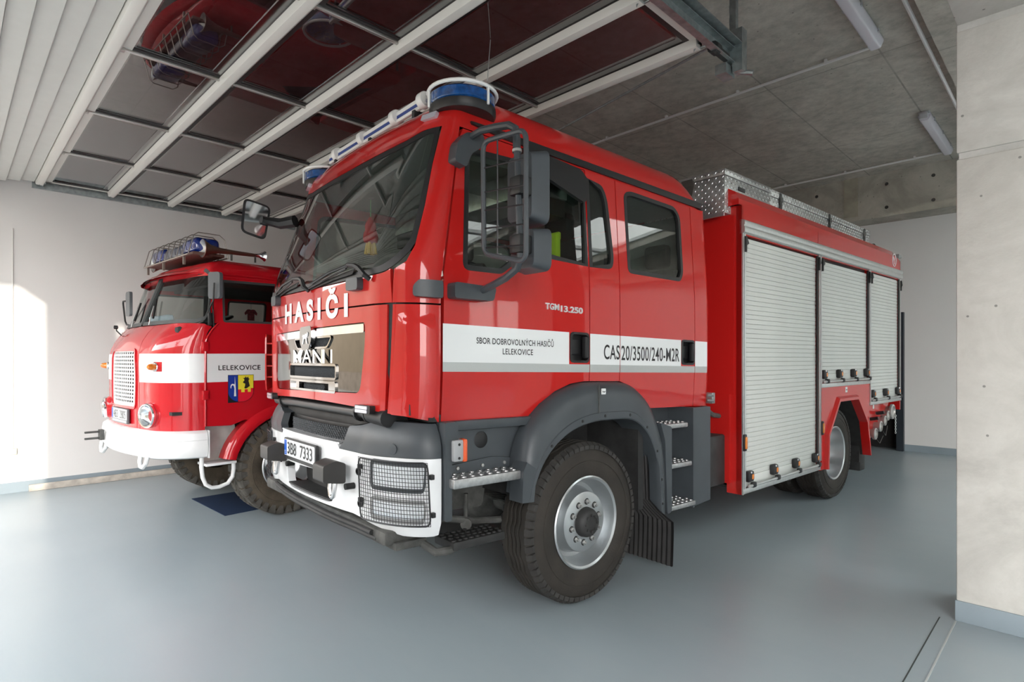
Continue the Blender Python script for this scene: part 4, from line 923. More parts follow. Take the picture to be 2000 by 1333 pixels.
# headlamps with wire guards
for sg in (1, -1):
    hl = part('headlamp', man)
    BF = lambda a, b, c: bumf(sg*a, b, c)
    for (z0, z1, nm) in ((.897, 1.028, 'main'), (.730, .822, 'lower')):
        pol = rpoly([(1.19, z0), (1.755, z0+.003), (1.775, z1), (1.19, z1)], .025, 3)
        C().plate(inset(pol, -.02), [inset(pol, .004)], lambda a, b, c: BF(a, b, c-.006), .03, None, .06).obj('lamp_surround', GREY if nm == 'main' else mat('lamp_surround_grey', (.30, .30, .30), .4) if 'lamp_surround_grey' not in MATS else MATS['lamp_surround_grey'], hl)
        C().plate(pol, (), lambda a, b, c: BF(a, b, .03+c+.02*math.sin(a*30)*0), .004, .06).obj('lamp_bowl', mat('lamp_bowl', (.80, .82, .84), .22, .6) if 'lamp_bowl' not in MATS else MATS['lamp_bowl'], hl)
        for pc in ((1.33, 1.60) if nm == 'main' else (1.33,)):
            zc = (z0+z1)/2; ct_ = bumf(sg*pc, zc, .026); nrm = Vector(bumf(sg*pc, zc, -.1))-Vector(bumf(sg*pc, zc, 0)); rr = (z1-z0)*.44
            C().lathe([(rr, .012), (rr*.92, .0), (rr*.7, -.012), (rr*.35, -.02), (rr*.3, .0), (rr*.2, .012), (0, .014)], ct_, nrm, 24).obj('lamp_reflector', REFL, hl)
        if nm == 'lower': C().plate(rrect(1.50, z0+.01, 1.74, z1-.01, .01, 2), (), lambda a, b, c: BF(a, b, .018+c), .006).obj('indicator_lens', mat('pale_amber', (.70, .42, .25), .2, 0, 1.0) if 'pale_amber' not in MATS else MATS['pale_amber'], hl)
        C().plate(pol, (), lambda a, b, c: BF(a, b, -.003+c), .004, .06).obj('lamp_glass', LENS, hl)
    q = C(); 
    for k in range(27):
        f = k/26; a0 = 1.045+(1.835-1.045)*f; q.tube([BF(1.05+(1.80-1.05)*f+(.035*(1-f)+.035*f)*(j/6), 1.048-.34*j/6, -.028) for j in range(7)], .0017, 4, caps=False)
    for k in range(17):
        z = 1.048-.34*(k)/16; f = k/16; q.tube([BF(1.05+.035*f+(.75)*(j/14), z, -.030) for j in range(15)], .0017, 4, caps=False)
    w_ = q.obj('guard_mesh', WIREM, hl, sm=0)
    C().tube([BF(a, b, -.029) for a, b in densify(HL, .08)], .005, 6, True).obj('guard_frame', WIREM, hl)
    for a, z in ((1.04, .99), (1.05, .80), (1.85, .97), (1.865, .765)): C().box(-.012, .012, -.012, .012, -.014, .014, b=.004, mx=Matrix.Translation(BF(a, z, -.014))).obj('guard_clip', BLK, hl)
    for a, z in ((1.0, .955), (1.03, .775)): C().lathe([(.022, -.001), (.022, .012), (.014, .014), (.012, .006), (0, .006)], BF(a, z, 0), Vector(BF(a, z, -.1))-Vector(BF(a, z, 0)), 16).obj('guard_knob', BLK, hl)
# covered horn/tow fittings with chrome shackles
for t0 in (.68, 1.63):
    hb = part('tow_fitting', man)
    pb = rpoly([(-1.395, .915), (-1.29, .90), (-1.26, .90), (-1.26, 1.015), (-1.32, 1.035), (-1.395, 1.01)], .014, 3)
    C().plate(pb, (), lambda a, b, c: (a, t0-.075+c, b-.02), .15).obj('rubber_cover', mat('rubber_cover', (.045, .042, .040), .5, 0, 0, var=.1) if 'rubber_cover' not in MATS else MATS['rubber_cover'], hb)
    C().tube([(-1.30, t0-.03, .92), (-1.31, t0-.034, .84), (-1.31, t0-.02, .80), (-1.31, t0+.0, .79), (-1.31, t0+.02, .80), (-1.31, t0+.034, .84), (-1.30, t0+.03, .92)], .014, 8).obj('shackle', mat('bright_steel', (.60, .60, .60), .25, .95) if 'bright_steel' not in MATS else MATS['bright_steel'], hb)
    for dy in (-.11, .11): C().tube([(-1.22, t0+dy*.9, .865), (-1.275, t0+dy*.9, .865)], .019, 12).obj('plug', RUB, hb)
# lower bar and skid
C().tube([bumf(-.95+2.15*k/20, .665+(-.03*max(0, k-10)/10), -.01) for k in range(21)], .016, 8).tube([bumf(-.95+2.2*k/20, .635+(-.03*max(0, k-10)/10), .0) for k in range(21)], .014, 8).obj('lower_bar', UNDER, bp_)
C().box(-1.20, -1.0, .25, 2.19, .58, .66, b=.02).box(-1.15, -.95, .22, .62, .555, .60, b=.01).obj('skid_plate', UNDERG, bp_)
# chassis: rails, axles, springs, tie rod
ch = part('chassis', man)
for t0 in (.78, 1.58): M().box(-1.0, 6.5, t0, t0+.08, .78, 1.02).obj('frame_rail', UNDER, ch)
for s_ in (.17, 4.46):
    M().tube([(s_, .3, .52), (s_, 2.14, .52)], .075, 12).obj('axle', UNDERG, ch); M().lathe([(0, -.2), (.12, -.17), (.2, -.08), (.21, .05), (.14, .18), (0, .2)], (s_, 1.1, .53), (0, 1, 0), 20).obj('differential', UNDERG, ch)
    for t0 in (.72, 1.62):
        q = M()
        for k in range(4): q.tube([(s_+(j-4)*.19*(1-.12*k), t0, .62+.0125*(j-4)**2-.02*k) for j in range(9)], .014, 4)
        q.obj('leaf_spring', UNDERG, ch)
M().tube([(-.95, .28, .72), (-.55, .30, .62), (-.15, .30, .56)], .022, 10).obj('drag_link', UNDERG, ch)
M().tube([(-.62, .30, .63), (-.62, .30, .80)], .014, 8).tube([(-.64, .27, .62), (-.60, .33, .62)], .035, 12).obj('link_joint', UNDERG, ch)
M().box(-.95, .9, .55, 1.9, .85, 1.25).obj('engine_cover', UNDER, ch)
M().plate(rpoly([(-.95, .70), (-.40, .66), (-.36, .86), (-.95, .90)], .03, 2), (), lambda a, b, c: (a, .42+c, b), .25).obj('bumper_support', UNDERG, ch)
C().box(-1.0, 1.80, .12, 2.32, 1.26, 1.30).obj('cab_underside', UNDER, ch)
M().box(-.28, .80, .60, .64, .95, 1.2).box(.78, .84, .05, .65, .5, 1.25).obj('inner_wing', UNDER, ch)
# tank and hoses between cab and body
M().box(1.86, 2.15, .10, .75, .49, .94, b=.02).box(1.84, 1.88, .12, .7, .52, .92, b=.006).obj('battery_box', UNDER, ch)
M().box(2.14, 2.18, .06, 2.4, .5, 1.3).obj('body_front_lower', RED, ch)
M().tube([(1.88, .18, 1.22), (1.95, .16, 1.16), (2.03, .16, 1.12), (2.16, .16, 1.10)], .022, 8).obj('air_hose', UNDERG, ch)
M().box(1.85, 1.90, .06, .14, 1.235, 1.33, b=.006).tube([(1.84, .10, 1.305), (1.865, .055, 1.305)], .013, 8).tube([(1.84, .10, 1.26), (1.865, .055, 1.26)], .013, 8).obj('mount_bracket', GALV, ch)
# ================================================================== equipment body with roller shutters
BS0, BS1, BT = 2.17, 6.76, -.04; BW = 2.52
bd = part('equipment_body', man)
def bx(*a, b=0): return M().box(*a, b=b)
# frame around the shutter openings (near side), plain far side
sideo = [(BS0, .41), (3.915, .41), (3.915, .40), (4.07, .40), (4.092, .775), (4.406, 1.150), (5.012, 1.150), (5.334, .845), (5.446, .40), (5.475, .40), (5.475, 1.03), (BS1, 1.03), (BS1, 3.0), (BS0, 3.0)]
S1 = [(2.235, .46), (3.855, .46), (3.855, 2.735), (2.235, 2.735)]; S2 = [(3.945, 1.355), (5.44, 1.355), (5.44, 2.735), (3.945, 2.735)]; S3 = [(5.505, 1.075), (6.70, 1.075), (6.70, 2.735), (5.505, 2.735)]
M().plate(sideo, [S1, S2, S3], lambda a, b, c: (a, BT+c, b), .05).obj('body_side', RED, bd)
M().plate([(BS0, .6), (BS1, .6), (BS1, 3.0), (BS0, 3.0)], (), lambda a, b, c: (a, BT+BW-c, b), .05).obj('body_side', RED, bd)
M().box(BS0, BS0+.03, BT+.0, BT+BW, 1.25, 3.0).box(BS0, BS0+.03, BT, .10, .41, 1.25).obj('body_front', RED, bd)
M().plate(rpoly([(.03, 1.29), (2.39, 1.29), (2.39, 2.92), (.03, 2.92)], .005, 1), (), lambda a, b, c: (BS0-.006+c, a, b), .008).obj('body_front_panel', RED, bd)
M().box(BS1-.03, BS1, BT, BT+BW, .9, 3.0).obj('body_rear', RED, bd)
M().box(BS0+.03, BS1-.03, .25, 2.3, 1.0, 1.06).box(BS0+.03, 3.9, BT+.05, .6, .45, .47).obj('body_floor', UNDER, bd)
# cornice: slanted top edge
cor = [(BT, 2.995), (BT, 3.045), (BT+.035, 3.115), (BT+.10, 3.155), (BT+.45, 3.16), (BT+.45, 2.995)]
def corn(t0, sgn):
    q = M(); y = (lambda a: a) if sgn > 0 else (lambda a: 2*(BT+BW/2)-a)
    st = [(BS0-.05, 0, 0), (6.50, 0, 0), (6.62, .0, .03), (6.70, .02, .09), (BS1, .05, .17)]
    rows = []
    for s_, dy, dz in st: rows.append([(s_, y(a+(dy if b > 3.05 else 0)), b-(dz*(b-2.995)/.165)) for a, b in cor])
    q.strip(rows); q.add([p for p in rows[0]], [tuple(range(len(cor)))]); q.add([p for p in rows[-1]], [tuple(range(len(cor)))]); return q.obj('cornice', RED, bd, sm=25)
corn(0, 1); corn(0, -1)
M().box(BS0, 6.5, .35, 2.15, 3.04, 3.06).obj('body_roof', RED, bd)
# header rail over the shutters, uprights and sills
M().plate(rpoly([(-.012, 2.745), (-.03, 2.755), (-.03, 2.80), (-.022, 2.812), (-.03, 2.824), (-.03, 2.86), (-.012, 2.868), (.02, 2.868), (.02, 2.745)], .003, 1), (), lambda a, b, c: (BS0+c, BT+a, b), BS1+.02-BS0).obj('shutter_header', ALU, bd)
M().box(BS0+.002, BS0+.02, BT-.012, BT, .41, 2.86).obj('edge_trim', ALU, bd)
for s_, z0 in ((3.862, .41), (3.905, .47), (5.447, 1.32), (5.482, 1.03), (6.705, 1.03), (2.195, .42)):
    M().box(s_, s_+.028, BT-.014, BT+.02, z0+.04, 2.745).obj('guide_rail', ALU, bd)
for s_ in (3.850, 5.436, 6.694): M().box(s_-.014, s_, BT-.006, BT+.01, (.5 if s_ < 4 else 1.36 if s_ < 6 else 1.08), 2.74).obj('guide_seal', BLK, bd)
for a, b, z in ((2.19, 3.90, .415), (3.91, 5.475, 1.305), (5.482, 6.755, 1.03)): M().box(a, b, BT-.014, BT+.03, z, z+.045, b=.003).obj('shutter_sill', ALU, bd)
SLAT = mat('shutter_slat_alu', (.60, .61, .58), .45, .15, 0, var=.03, scale=3)
def shutter(s0, s1, z0, z1, locks):
    sh_ = part('roller_shutter', man); p = .0432; n = int((z1-z0)/p); pr = [(.002, 0), (-.003, .003), (-.004, .02), (-.003, .0395), (.002, .0425), (.006, .0425), (.006, 0)]
    base = M().plate([(a, b) for a, b in pr], (), lambda a, b, c: (c, a, b), s1-s0).mesh('slat', 25); base.materials.append(SLAT)
    for k in range(n):
        o_ = bpy.data.objects.new('slat', base); COL.objects.link(o_); o_.parent = sh_; o_.location = (s0, BT+.022, z0+.10+k*p)
        if z0+.10+(k+1)*p > z1: bpy.data.objects.remove(o_); break
    M().box(s0, s1, BT+.015, BT+.032, z0, z0+.10, b=.004).obj('bottom_rail', SLAT, sh_)
    M().tube([(s0+.02, BT-.03, z0+.02), (s1-.02, BT-.03, z0+.02)], .014, 10).obj('lift_bar', ALU, sh_)
    M().box(s0, s1, BT+.04, BT+.05, z0, z1).obj('shutter_back', UNDER, sh_)
    for k in range(locks):
        x = s0+.07+(s1-s0-.14)*k/(locks-1); L = part('latch', man)
        M().box(x-.05, x+.05, BT-.032, BT+.02, z0+.05, z0+.15, b=.018).box(x+.0, x+.06, BT-.05, BT-.01, z0+.0, z0+.05, b=.012).obj('latch_body', BLK, L)
        M().box(x-.0, x+.035, BT-.036, BT-.028, z0+.075, z0+.12, b=.006).obj('latch_reflector', AMBER, L)
        M().box(x-.03, x+.0, BT-.038, BT-.03, z0+.13, z0+.148, b=.004).obj('latch_highlight', CHROME, L)
shutter(2.235, 3.848, .46, 2.74, 4); shutter(3.945, 5.434, 1.35, 2.74, 4); shutter(5.522, 6.69, 1.072, 2.74, 3)
for s_ in (2.22, 3.855, 3.95, 5.445, 5.53, 6.73): M().plate([(s_-.02, 2.63), (s_+.035, 2.66), (s_-.01, 2.72), (s_-.02, 2.72)], (), lambda a, b, c: (a, BT-.03+c, b), .02).box(s_-.02, s_+.0, BT-.028, BT-.005, 2.58, 2.70).obj('shutter_stop', BLK, bd)
# wheel arch trim
arch = [(4.03, .40), (4.055, .79), (4.385, 1.185), (5.03, 1.185), (5.365, .86), (5.47, .40)]; archi = [(4.085, .40), (4.105, .765), (4.42, 1.13), (5.0, 1.13), (5.31, .83), (5.43, .40)]
M().strip([[(a[0], BT-.0, a[1]), (a[0]*.6+b[0]*.4, BT-.035, a[1]*.6+b[1]*.4), (b[0], BT-.035, b[1]), (b[0], BT+.06, b[1])] for a, b in zip(arch, archi)]).obj('arch_trim', RED, bd, sm=25)
M().strip([[(b[0], BT+.06, b[1]), (b[0], .7, b[1])] for b in archi]).obj('arch_liner', UNDER, bd)
M().plate(rrect(4.66, 1.225, 4.72, 1.29, .004, 1), (), lambda a, b, c: (a, BT-.003+c, b), .003).obj('arch_sticker', STICK, bd)
M().box(4.672, 4.708, BT-.005, BT-.003, 1.25, 1.262).obj('sticker_print', LETB, bd)
M().box(3.918, 3.93, BT-.016, BT, .42, 1.305).obj('panel_edge', RED, bd)
for s_, z in ((2.195, .875), (3.935, .865)): 
    a_ = part('side_marker', man); M().box(s_-.022, s_+.022, BT-.03, BT, z-.075, z+.075, b=.008).obj('marker_base', BLK, a_); M().box(s_-.016, s_+.016, BT-.04, BT-.02, z-.055, z+.055, b=.008).obj('marker_lens', AMBER, a_)
# badge, top lamp, panel seam
bdg = part('badge', man)
M().tube([(6.475+.075*math.cos(R(a)), BT-.004, 2.985+.085*math.sin(R(a))) for a in range(0, 360, 15)], .006, 6, True).obj('badge_ring', STICK, bdg)
M().plate([(6.44, 3.02), (6.455, 3.03), (6.475, 2.99), (6.50, 3.02), (6.485, 2.975), (6.505, 2.93), (6.49, 2.93), (6.465, 2.975), (6.455, 2.99)], (), lambda a, b, c: (a, BT-.004+c, b), .003).obj('badge_mark', STICK, bdg)
M().box(6.60, 6.72, BT-.03, BT+.03, 3.03, 3.085, b=.012).obj('rear_marker', mat('grey_lens', (.18, .2, .2), .2, 0, .8), man)
M().box(3.862, 3.868, BT-.003, BT, 2.87, 3.0).obj('panel_seam', mat('seam_red', (.42, .03, .03), .4), bd)
# roof lockers of chequer plate
def bumps(fn, w, h, p=.034):
    q = M(); nx = int(w/p); ny = int(h/p)
    for i in range(nx):
        for j in range(ny):
            x = (i+.5)*w/nx; y = (j+.5)*h/ny; ang = R(45) if (i+j) % 2 else R(-45)
            if (i+j) % 2 == 0: ang = R(52)
            else: ang = R(-52)
            d = (math.cos(ang)*.014, math.sin(ang)*.014); e = (-math.sin(ang)*.0042, math.cos(ang)*.0042)
            q.add([fn(x+d[0], y+d[1], 0), fn(x+e[0], y+e[1], 0), fn(x-d[0], y-d[1], 0), fn(x-e[0], y-e[1], 0), fn(x, y, -.0035)], [(0, 1, 4), (1, 2, 4), (2, 3, 4), (3, 0, 4)])
    return q
LB = mat('chequer_bump', (.80, .80, .80), .2, .95)
def locker(s0, s1, t0, t1, z0, z1, lid, hasps, front=False):
    lk_ = part('roof_locker', man)
    M().box(s0, s1, t0, t1, z0, z1-lid-.004, b=.003).obj('locker_box', CHEQ, lk_); M().box(s0-.006, s1+.006, t0-.006, t1+.006, z1-lid, z1, b=.004).obj('locker_lid', CHEQ, lk_)
    k = bumps(lambda x, y, c: (s0+x, t0-.006+c, z1-lid+y), s1-s0, lid).obj('plate_pattern', LB, lk_, sm=0); k['kind'] = 'stuff'
    k = bumps(lambda x, y, c: (s0+x, t0+c, z0+y), s1-s0, z1-lid-z0).obj('plate_pattern', LB, lk_, sm=0); k['kind'] = 'stuff'
    if front:
        k = bumps(lambda x, y, c: (s0-.001+c, t1-x, z0+y), t1-t0, z1-lid-z0).obj('plate_pattern', LB, lk_, sm=0); k['kind'] = 'stuff'
        k = bumps(lambda x, y, c: (s0-.007+c, t1-x, z1-lid+y), t1-t0, lid).obj('plate_pattern', LB, lk_, sm=0); k['kind'] = 'stuff'
    for x in hasps: M().box(x-.022, x+.022, t0-.018, t0-.004, z1-lid-.10, z1-lid+.06, b=.005).box(x-.03, x+.03, t0-.024, t0-.01, z1-lid-.03, z1-lid+.02, b=.004).obj('hasp', UNDERG, lk_)
    return lk_
l1 = locker(2.06, 2.95, .06, .92, 2.93, 3.325, .055, (), True)
locker(3.02, 5.95, .10, .62, 3.06, 3.34, .07, (3.25, 4.55, 5.72))
M().plate([(.36, 3.28), (.50, 3.28), (.50, 3.22), (.47, 3.12), (.42, 3.07), (.38, 3.12), (.36, 3.22)], (), lambda a, b, c: (2.045+c, a, b), .012).box(2.04, 2.055, .37, .49, 3.23, 3.30, b=.004).obj('locker_hasp', mat('hasp_steel', (.12, .11, .10), .4, .6), l1)
M().box(2.04, 2.06, .06, .92, 2.90, 2.935).obj('locker_base_rail', ALU, l1)
M().box(2.30, 2.42, .05, .062, 3.17, 3.205, b=.003).obj('locker_handle', BLK, l1)
M().tube([(5.95, .12, 3.15), (6.05, .08, 3.17), (6.12, .06, 3.12)], .012, 8).obj('roof_hose', BLK, bd)
# pump outlets behind the rear wheel
po = part('pump_panel', man)
M().plate([(5.476, 1.03), (6.40, 1.03), (6.30, .93), (5.60, .56), (5.476, .52)], (), lambda a, b, c: (a, BT+.04+c, b), .02).obj('outlet_plate', RED, po)
for k, (s_, z, r_) in enumerate(((5.60, .66, .075), (5.80, .74, .07), (5.98, .80, .065), (6.10, .86, .065), (6.30, .90, .10))):
    q = M(); q.lathe([(r_*.7, .03), (r_*.7, -.03), (r_, -.03), (r_*1.02, -.045), (r_, -.06), (r_*.75, -.065), (r_*.7, -.05), (0, -.05)], (s_, BT+.02, z), (0, 1, 0), 24); q.obj('outlet_cap', mat('cast_aluminium', (.50, .49, .47), .35, .8) if 'cast_aluminium' not in MATS else MATS['cast_aluminium'], po)
for s_, z in ((5.62, .84), (5.85, .90)): M().tube([(s_, BT+.03, z), (s_, BT-.06, z+.02)], .022, 8).obj('valve_grip', BLK, po)
for s_, z in ((5.52, .95), (5.76, 1.0)): M().plate(rrect(s_-.025, z-.035, s_+.025, z+.02, .003, 1), (), lambda a, b, c: (a, BT+.036+c, b), .003).obj('valve_label', STICK, po)
q = M()
for k in range(11): q.tube([(6.36+.008*math.cos(R(a))*(k % 2), BT-.05+.008*math.cos(R(a))*(1-k % 2), .84-k*.023+.014*math.sin(R(a))) for a in range(0, 360, 45)], .003, 4, True)
q.obj('cap_chain', ALU, po); M().tube([(5.65, BT-.02, .60), (5.78, BT-.03, .52), (5.95, BT-.02, .60)], .004, 5).tube([(5.9, BT-.02, .68), (6.02, BT-.03, .6), (6.12, BT-.02, .72)], .004, 5).obj('cap_cord', UNDERG, po)
M().box(5.44, 5.62, .05, .40, .18, .42, b=.02).obj('rear_mud_flap', UNDER, man)
M().box(5.40, 5.44, .05, .62, .3, 1.0).obj('rear_wing', UNDER, man)

# ================================================================== the old round-nosed fire engine
old = tag(empty('vintage_fire_engine', (-5.898, 2.453, 0), R(93.5)), 'vintage round-nosed red and white fire engine with white grille, beside the white wall', 'fire engine')
CO = 1.04
def xs2(z): return 1.04-max(0, z-1.96)*.14
def ssd2(z): return -.70+max(0, z-1.9)*.12
def sfc2(z): return -1.13 if z < 1.62 else (-1.13+.18*((z-1.62)/.34)**2 if z < 1.96 else -.95+(z-1.96)*.36)
def oldf(p, z, c=0): X = xs2(z); return pgen(p, z, c, X, X*.6, sfc2(z), sfc2(z)+.05, ssd2(z), CO)
def oside(far=False):
    def f(s, z, c=0): x = xs2(z)-c; return (s, CO+x if far else CO-x, z)
    return f
ON, OF = oside(), oside(True)
hs = [(.765, .953), (.755, 1.2), (.75, 1.4), (.735, 1.6), (.705, 1.70), (.66, 1.80), (.625, 1.88), (.61, 1.952)]
ogr = rpoly([(-.62, 1.155), (.62, 1.155), (.655, 1.43), (.60, 1.705), (-.60, 1.705), (-.655, 1.43)], [.05, .05, .1, .08, .08, .1], 4)
M().plate(rpoly([(-a, b) for a, b in hs]+[(a, b) for a, b in hs[::-1]], 0), [ogr], oldf, .025, .09).obj('nose_panel', RED2, old)
for sg in (1, -1):
    q = [(hs[0][0]+.012, .945)]+[(a+.012, b) for a, b in hs[1:-1]]+[(.62, 1.955)]
    q2 = q+[(1.3, 1.962), (1.7, 1.958), (1.92, 1.955), (2.04, 1.93), (1.985, 1.85), (1.967, 1.78), (1.967, .945), (1.6, .932), (1.25, .937)]
    M().plate([(sg*a, b) for a, b in q2], (), oldf, .025, .09).obj('front_wing_panel', RED2, old)
    st = [(.775 if 0 else .768, 1.40), (1.967, 1.40), (1.967, 1.672), (.738, 1.672), (.755, 1.5)]
    M().plate([(sg*a, b) for a, b in st], [[(sg*a, b) for a, b in rrect(1.20, 1.505, 1.36, 1.595, .002, 1)]], lambda a, b, c: oldf(a, b, c-.0025), .002, .09).obj('white_stripe', STICK, old)
    # headlamp
    hl = part('headlamp', old); c0 = oldf(sg*1.118, 1.093, -.0); nrm = Vector((-1, -sg*.30, 0)).normalized()
    M().lathe([(.10, -.03), (.112, .02), (.115, .04), (.108, .052), (.098, .05)], c0, nrm, 32).obj('lamp_ring', CHROME, hl)
    M().lathe([(.099, .045), (.085, .02), (.05, -.005), (.02, -.012), (0, -.012)], c0, nrm, 32).obj('lamp_reflector', REFL, hl)
    M().lathe([(.099, .048), (.08, .062), (.05, .071), (0, .075)], c0, nrm, 32).obj('lamp_glass', glass('fluted_lens', (.86, .90, .92), 2.0, .12) if 'fluted_lens' not in MATS else MATS['fluted_lens'], hl)
    M().lathe([(.13, -.035), (.12, .0), (.112, .012)], c0, nrm, 32).obj('lamp_collar', RED2, hl)
    # indicator
    il = part('indicator', old); c1 = oldf(sg*1.235, 1.548, 0); n1 = Vector((-1, -sg*.42, 0)).normalized()
    M().plate([(sg*a, b) for a, b in rrect(1.205, 1.508, 1.355, 1.592, .003, 1)], (), lambda a, b, c: oldf(a, b, c-.003), .003).obj('indicator_patch', RED2, il)
    M().lathe([(.042, -.005), (.042, .012), (.036, .018), (.03, .018)], c1, n1, 24).obj('indicator_base', CHROME, il)
    M().lathe([(.032, .015), (.031, .04), (.026, .065), (.014, .078), (0, .08)], c1, n1, 24).obj('indicator_lens', AMBER, il)
    M().plate([(sg*a, b) for a, b in rpoly([(.92, 1.205), (1.20, 1.205), (1.23, 1.17), (.93, 1.16)], .02, 2)], (), lambda a, b, c: oldf(a, b, -.012+c), .016).obj('lamp_brow', RED2, old)
# doors, pillars
for fn, far in ((ON, 0), (OF, 1)):
    y_ = (lambda t: t) if not far else (lambda t: 2*CO-t)
    dr = M().plate([(-.715, .985), (-.48, .975), (-.35, 1.02)] + [(.12+.62*math.cos(R(a)), .50+.62*math.sin(R(a))) for a in range(125, 82, -8)]+[(.195, 1.12), (.195, 1.955), (-.59, 1.955), (-.65, 1.90), (-.705, 1.83)], (), fn, .03, .14).obj('door', RED2, old)
    cd = M().plate([(.205, 1.12)]+[(.12+.62*math.cos(R(a)), .50+.62*math.sin(R(a))) for a in range(78, 45, -8)]+[(.58, .95), (1.06, .95), (1.06, 1.955), (.205, 1.955)], (), fn, .03, .14).obj('crew_door', RED2, old)
    wn = rpoly([(-.555, 1.975), (.12, 1.98), (.12, 2.405), (-.545, 2.395)], .03, 3); wc = rpoly([(.285, 2.09), (.80, 2.09), (.80, 2.38), (.285, 2.38)], .05, 4)
    M().plate([(-.60, 1.955), (.198, 1.955), (.198, 2.44), (-.60, 2.43)], [wn], fn, .03, .2).obj('window_frame', RED2, dr)
    M().plate([(.202, 1.955), (1.06, 1.955), (1.06, 2.44), (.202, 2.44)], [wc], fn, .03, .2).obj('window_frame', RED2, cd)
    for w_, d_ in ((wn, dr), (wc, cd)):
        M().plate(w_, [inset(w_, .022)], lambda a, b, c: fn(a, b, c+.002), .03, None, .1).obj('window_seal', GASK, d_)
        M().plate(inset(w_, .006), (), lambda a, b, c: fn(a, b, c+.02), .004, .3).obj('window_glass', OGLASS, d_)
    for a_, b_, d_ in ((-.703, .195, dr), (.205, 1.06, cd)): M().plate([(a_, 1.40), (b_, 1.41), (b_, 1.678), (a_, 1.672)], (), lambda a, b, c: fn(a, b, c-.0025), .002, .2).obj('white_stripe', STICK, d_)
    M().plate([(1.07, .95), (1.60, .95), (1.60, 2.44), (1.07, 2.44)], (), fn, .03).obj('cab_side', RED2, old)
    M().plate([(-.02, 1.16), (1.60, 1.0), (1.60, 2.42), (-.02, 2.42)], [rrect(.22, 2.02, .86, 2.40, .04)], lambda a, b, c: fn(a, b, .05+c), .02).obj('cab_lining', INT, old) if far else None
    M().tube([fn(-.60, 1.965, -.004), fn(-.655, 1.905, -.004), fn(-.70, 1.83, -.004), fn(-.716, 1.78, -.004), fn(-.718, 1.5, -.004), fn(-.718, .985, -.004)], .010, 6).obj('door_edge', RED2, dr)
    for z in (1.74, 1.28): M().box(-.745, -.69, min(y_(-.018), y_(.02)), max(y_(-.018), y_(.02)), z-.045, z+.045, b=.006).obj('door_hinge', RED2, dr)
    M().plate([(-.68+.0, 1.965), (-.60, 1.965), (-.60, 2.44), (-.625, 2.44)], (), fn, .04).obj('a_pillar', RED2, old)
M().plate([(0, .95), (2.08, .95), (2.08, 1.95), (2.0, 2.44), (.08, 2.44), (0, 1.95)], (), lambda a, b, c: (1.57+c, a, b), .03).obj('cab_back', RED2, old)
M().box(1.53, 1.56, .05, 2.03, 1.1, 2.42).obj('cab_back_lining', INT, old)
# windscreens, centre bar, gasket
def owb(p): return 1.985+.02*(max(0, abs(p)-1.5)/.5)**2
for sg in (1, -1):
    pol = [(.03, 1.985), (.6, 1.983), (1.3, 1.985), (1.7, 1.985), (1.90, 2.01), (1.985, 2.08), (1.99, 2.32), (1.90, 2.44), (1.6, 2.488), (1.0, 2.493), (.5, 2.487), (.03, 2.483)]
    pol = rpoly([(sg*a, b) for a, b in pol], .03, 2)
    if sg < 0: pol = pol[::-1]
    M().plate(pol, (), lambda a, b, c: oldf(a, b, c+.012), .005, .1).obj('windscreen', OGLASS, old)
    M().plate(inset(pol, -.022), [inset(pol, .016)], lambda a, b, c: oldf(a, b, c-.004), .03, None, .08).obj('windscreen_gasket', GASK, old)
M().tube([oldf(0, 1.975+.52*k/6, -.004) for k in range(7)], .018, 8).obj('centre_bar', GASK, old)
# scuttle between panel top and screen, roof, visor
def oroof(u, v):
    p = 4.8*(1-2*u); inset_ = [0, .0, .01, .04, .12, .26, .5, 1]; hh = [-.03, .02, .06, .105, .145, .168, .183, .19]
    i = min(6, int(v*7)); t = v*7-i; ins = inset_[i]*(1-t)+inset_[i+1]*t; h = hh[i]*(1-t)+hh[i+1]*t
    q = oldf(max(-4.24, min(4.24, p)), 2.47, 0); cx_ = .55; s_ = cx_+(q[0]-cx_)*(1-ins); y_ = CO+(q[1]-CO)*(1-ins)
    return (s_, y_, 2.455+h)
M().grid(oroof, 100, 21).obj('roof', RED2, old, sm=60)
M().tube([ON(-.62+2.2*k/10, 2.452, -.012) for k in range(11)], .010, 6).tube([ON(-.62+2.2*k/10, 2.425, -.010) for k in range(11)], .008, 6).obj('roof_gutter', RED2, old)
M().strip([[tuple(Vector(oldf(p/10, 2.505+.03*(1-abs(p)/17)*0, -.005))+Vector((-(1-(abs(p)/17.)**4)*.09*k/4, 0, -(k/4)**2*.05+.01*(1-(p/17)**2)))) for p in range(-17, 18)] for k in range(5)]).strip([[tuple(Vector(oldf(p/10, 2.50, .0))+Vector((-(1-(abs(p)/17.)**4)*.09*k/4, 0, -(k/4)**2*.05-.006))) for p in range(-17, 18)] for k in range(5)]).obj('sun_visor', RED2, old, sm=50)
# grille: white enamel plate with rows of slots
og = part('grille', old)
slots = []
nz = 14
for j in range(nz):
    z = 1.195+j*.0365; wdt = .60-.04*abs(j-6.5)/6.5
    for i in range(11):
        a = -wdt*.93+i*wdt*1.86/11; slots.append([(a+.014, z), (a+.014+.070, z), (a+.014+.070, z+.020), (a+.014, z+.020)])
M().plate(inset(ogr, .003), slots, lambda a, b, c: oldf(a, b, c+.004), .004, None, .08).obj('slotted_plate', OWHITE, og)
M().plate(ogr, (), lambda a, b, c: oldf(a, b, c+.06), .004, .1).obj('grille_back', BLK, og)
M().plate(inset(ogr, -.02), [inset(ogr, .004)], lambda a, b, c: oldf(a, b, c-.010), .02, None, .06).obj('grille_frame', RED2, og)
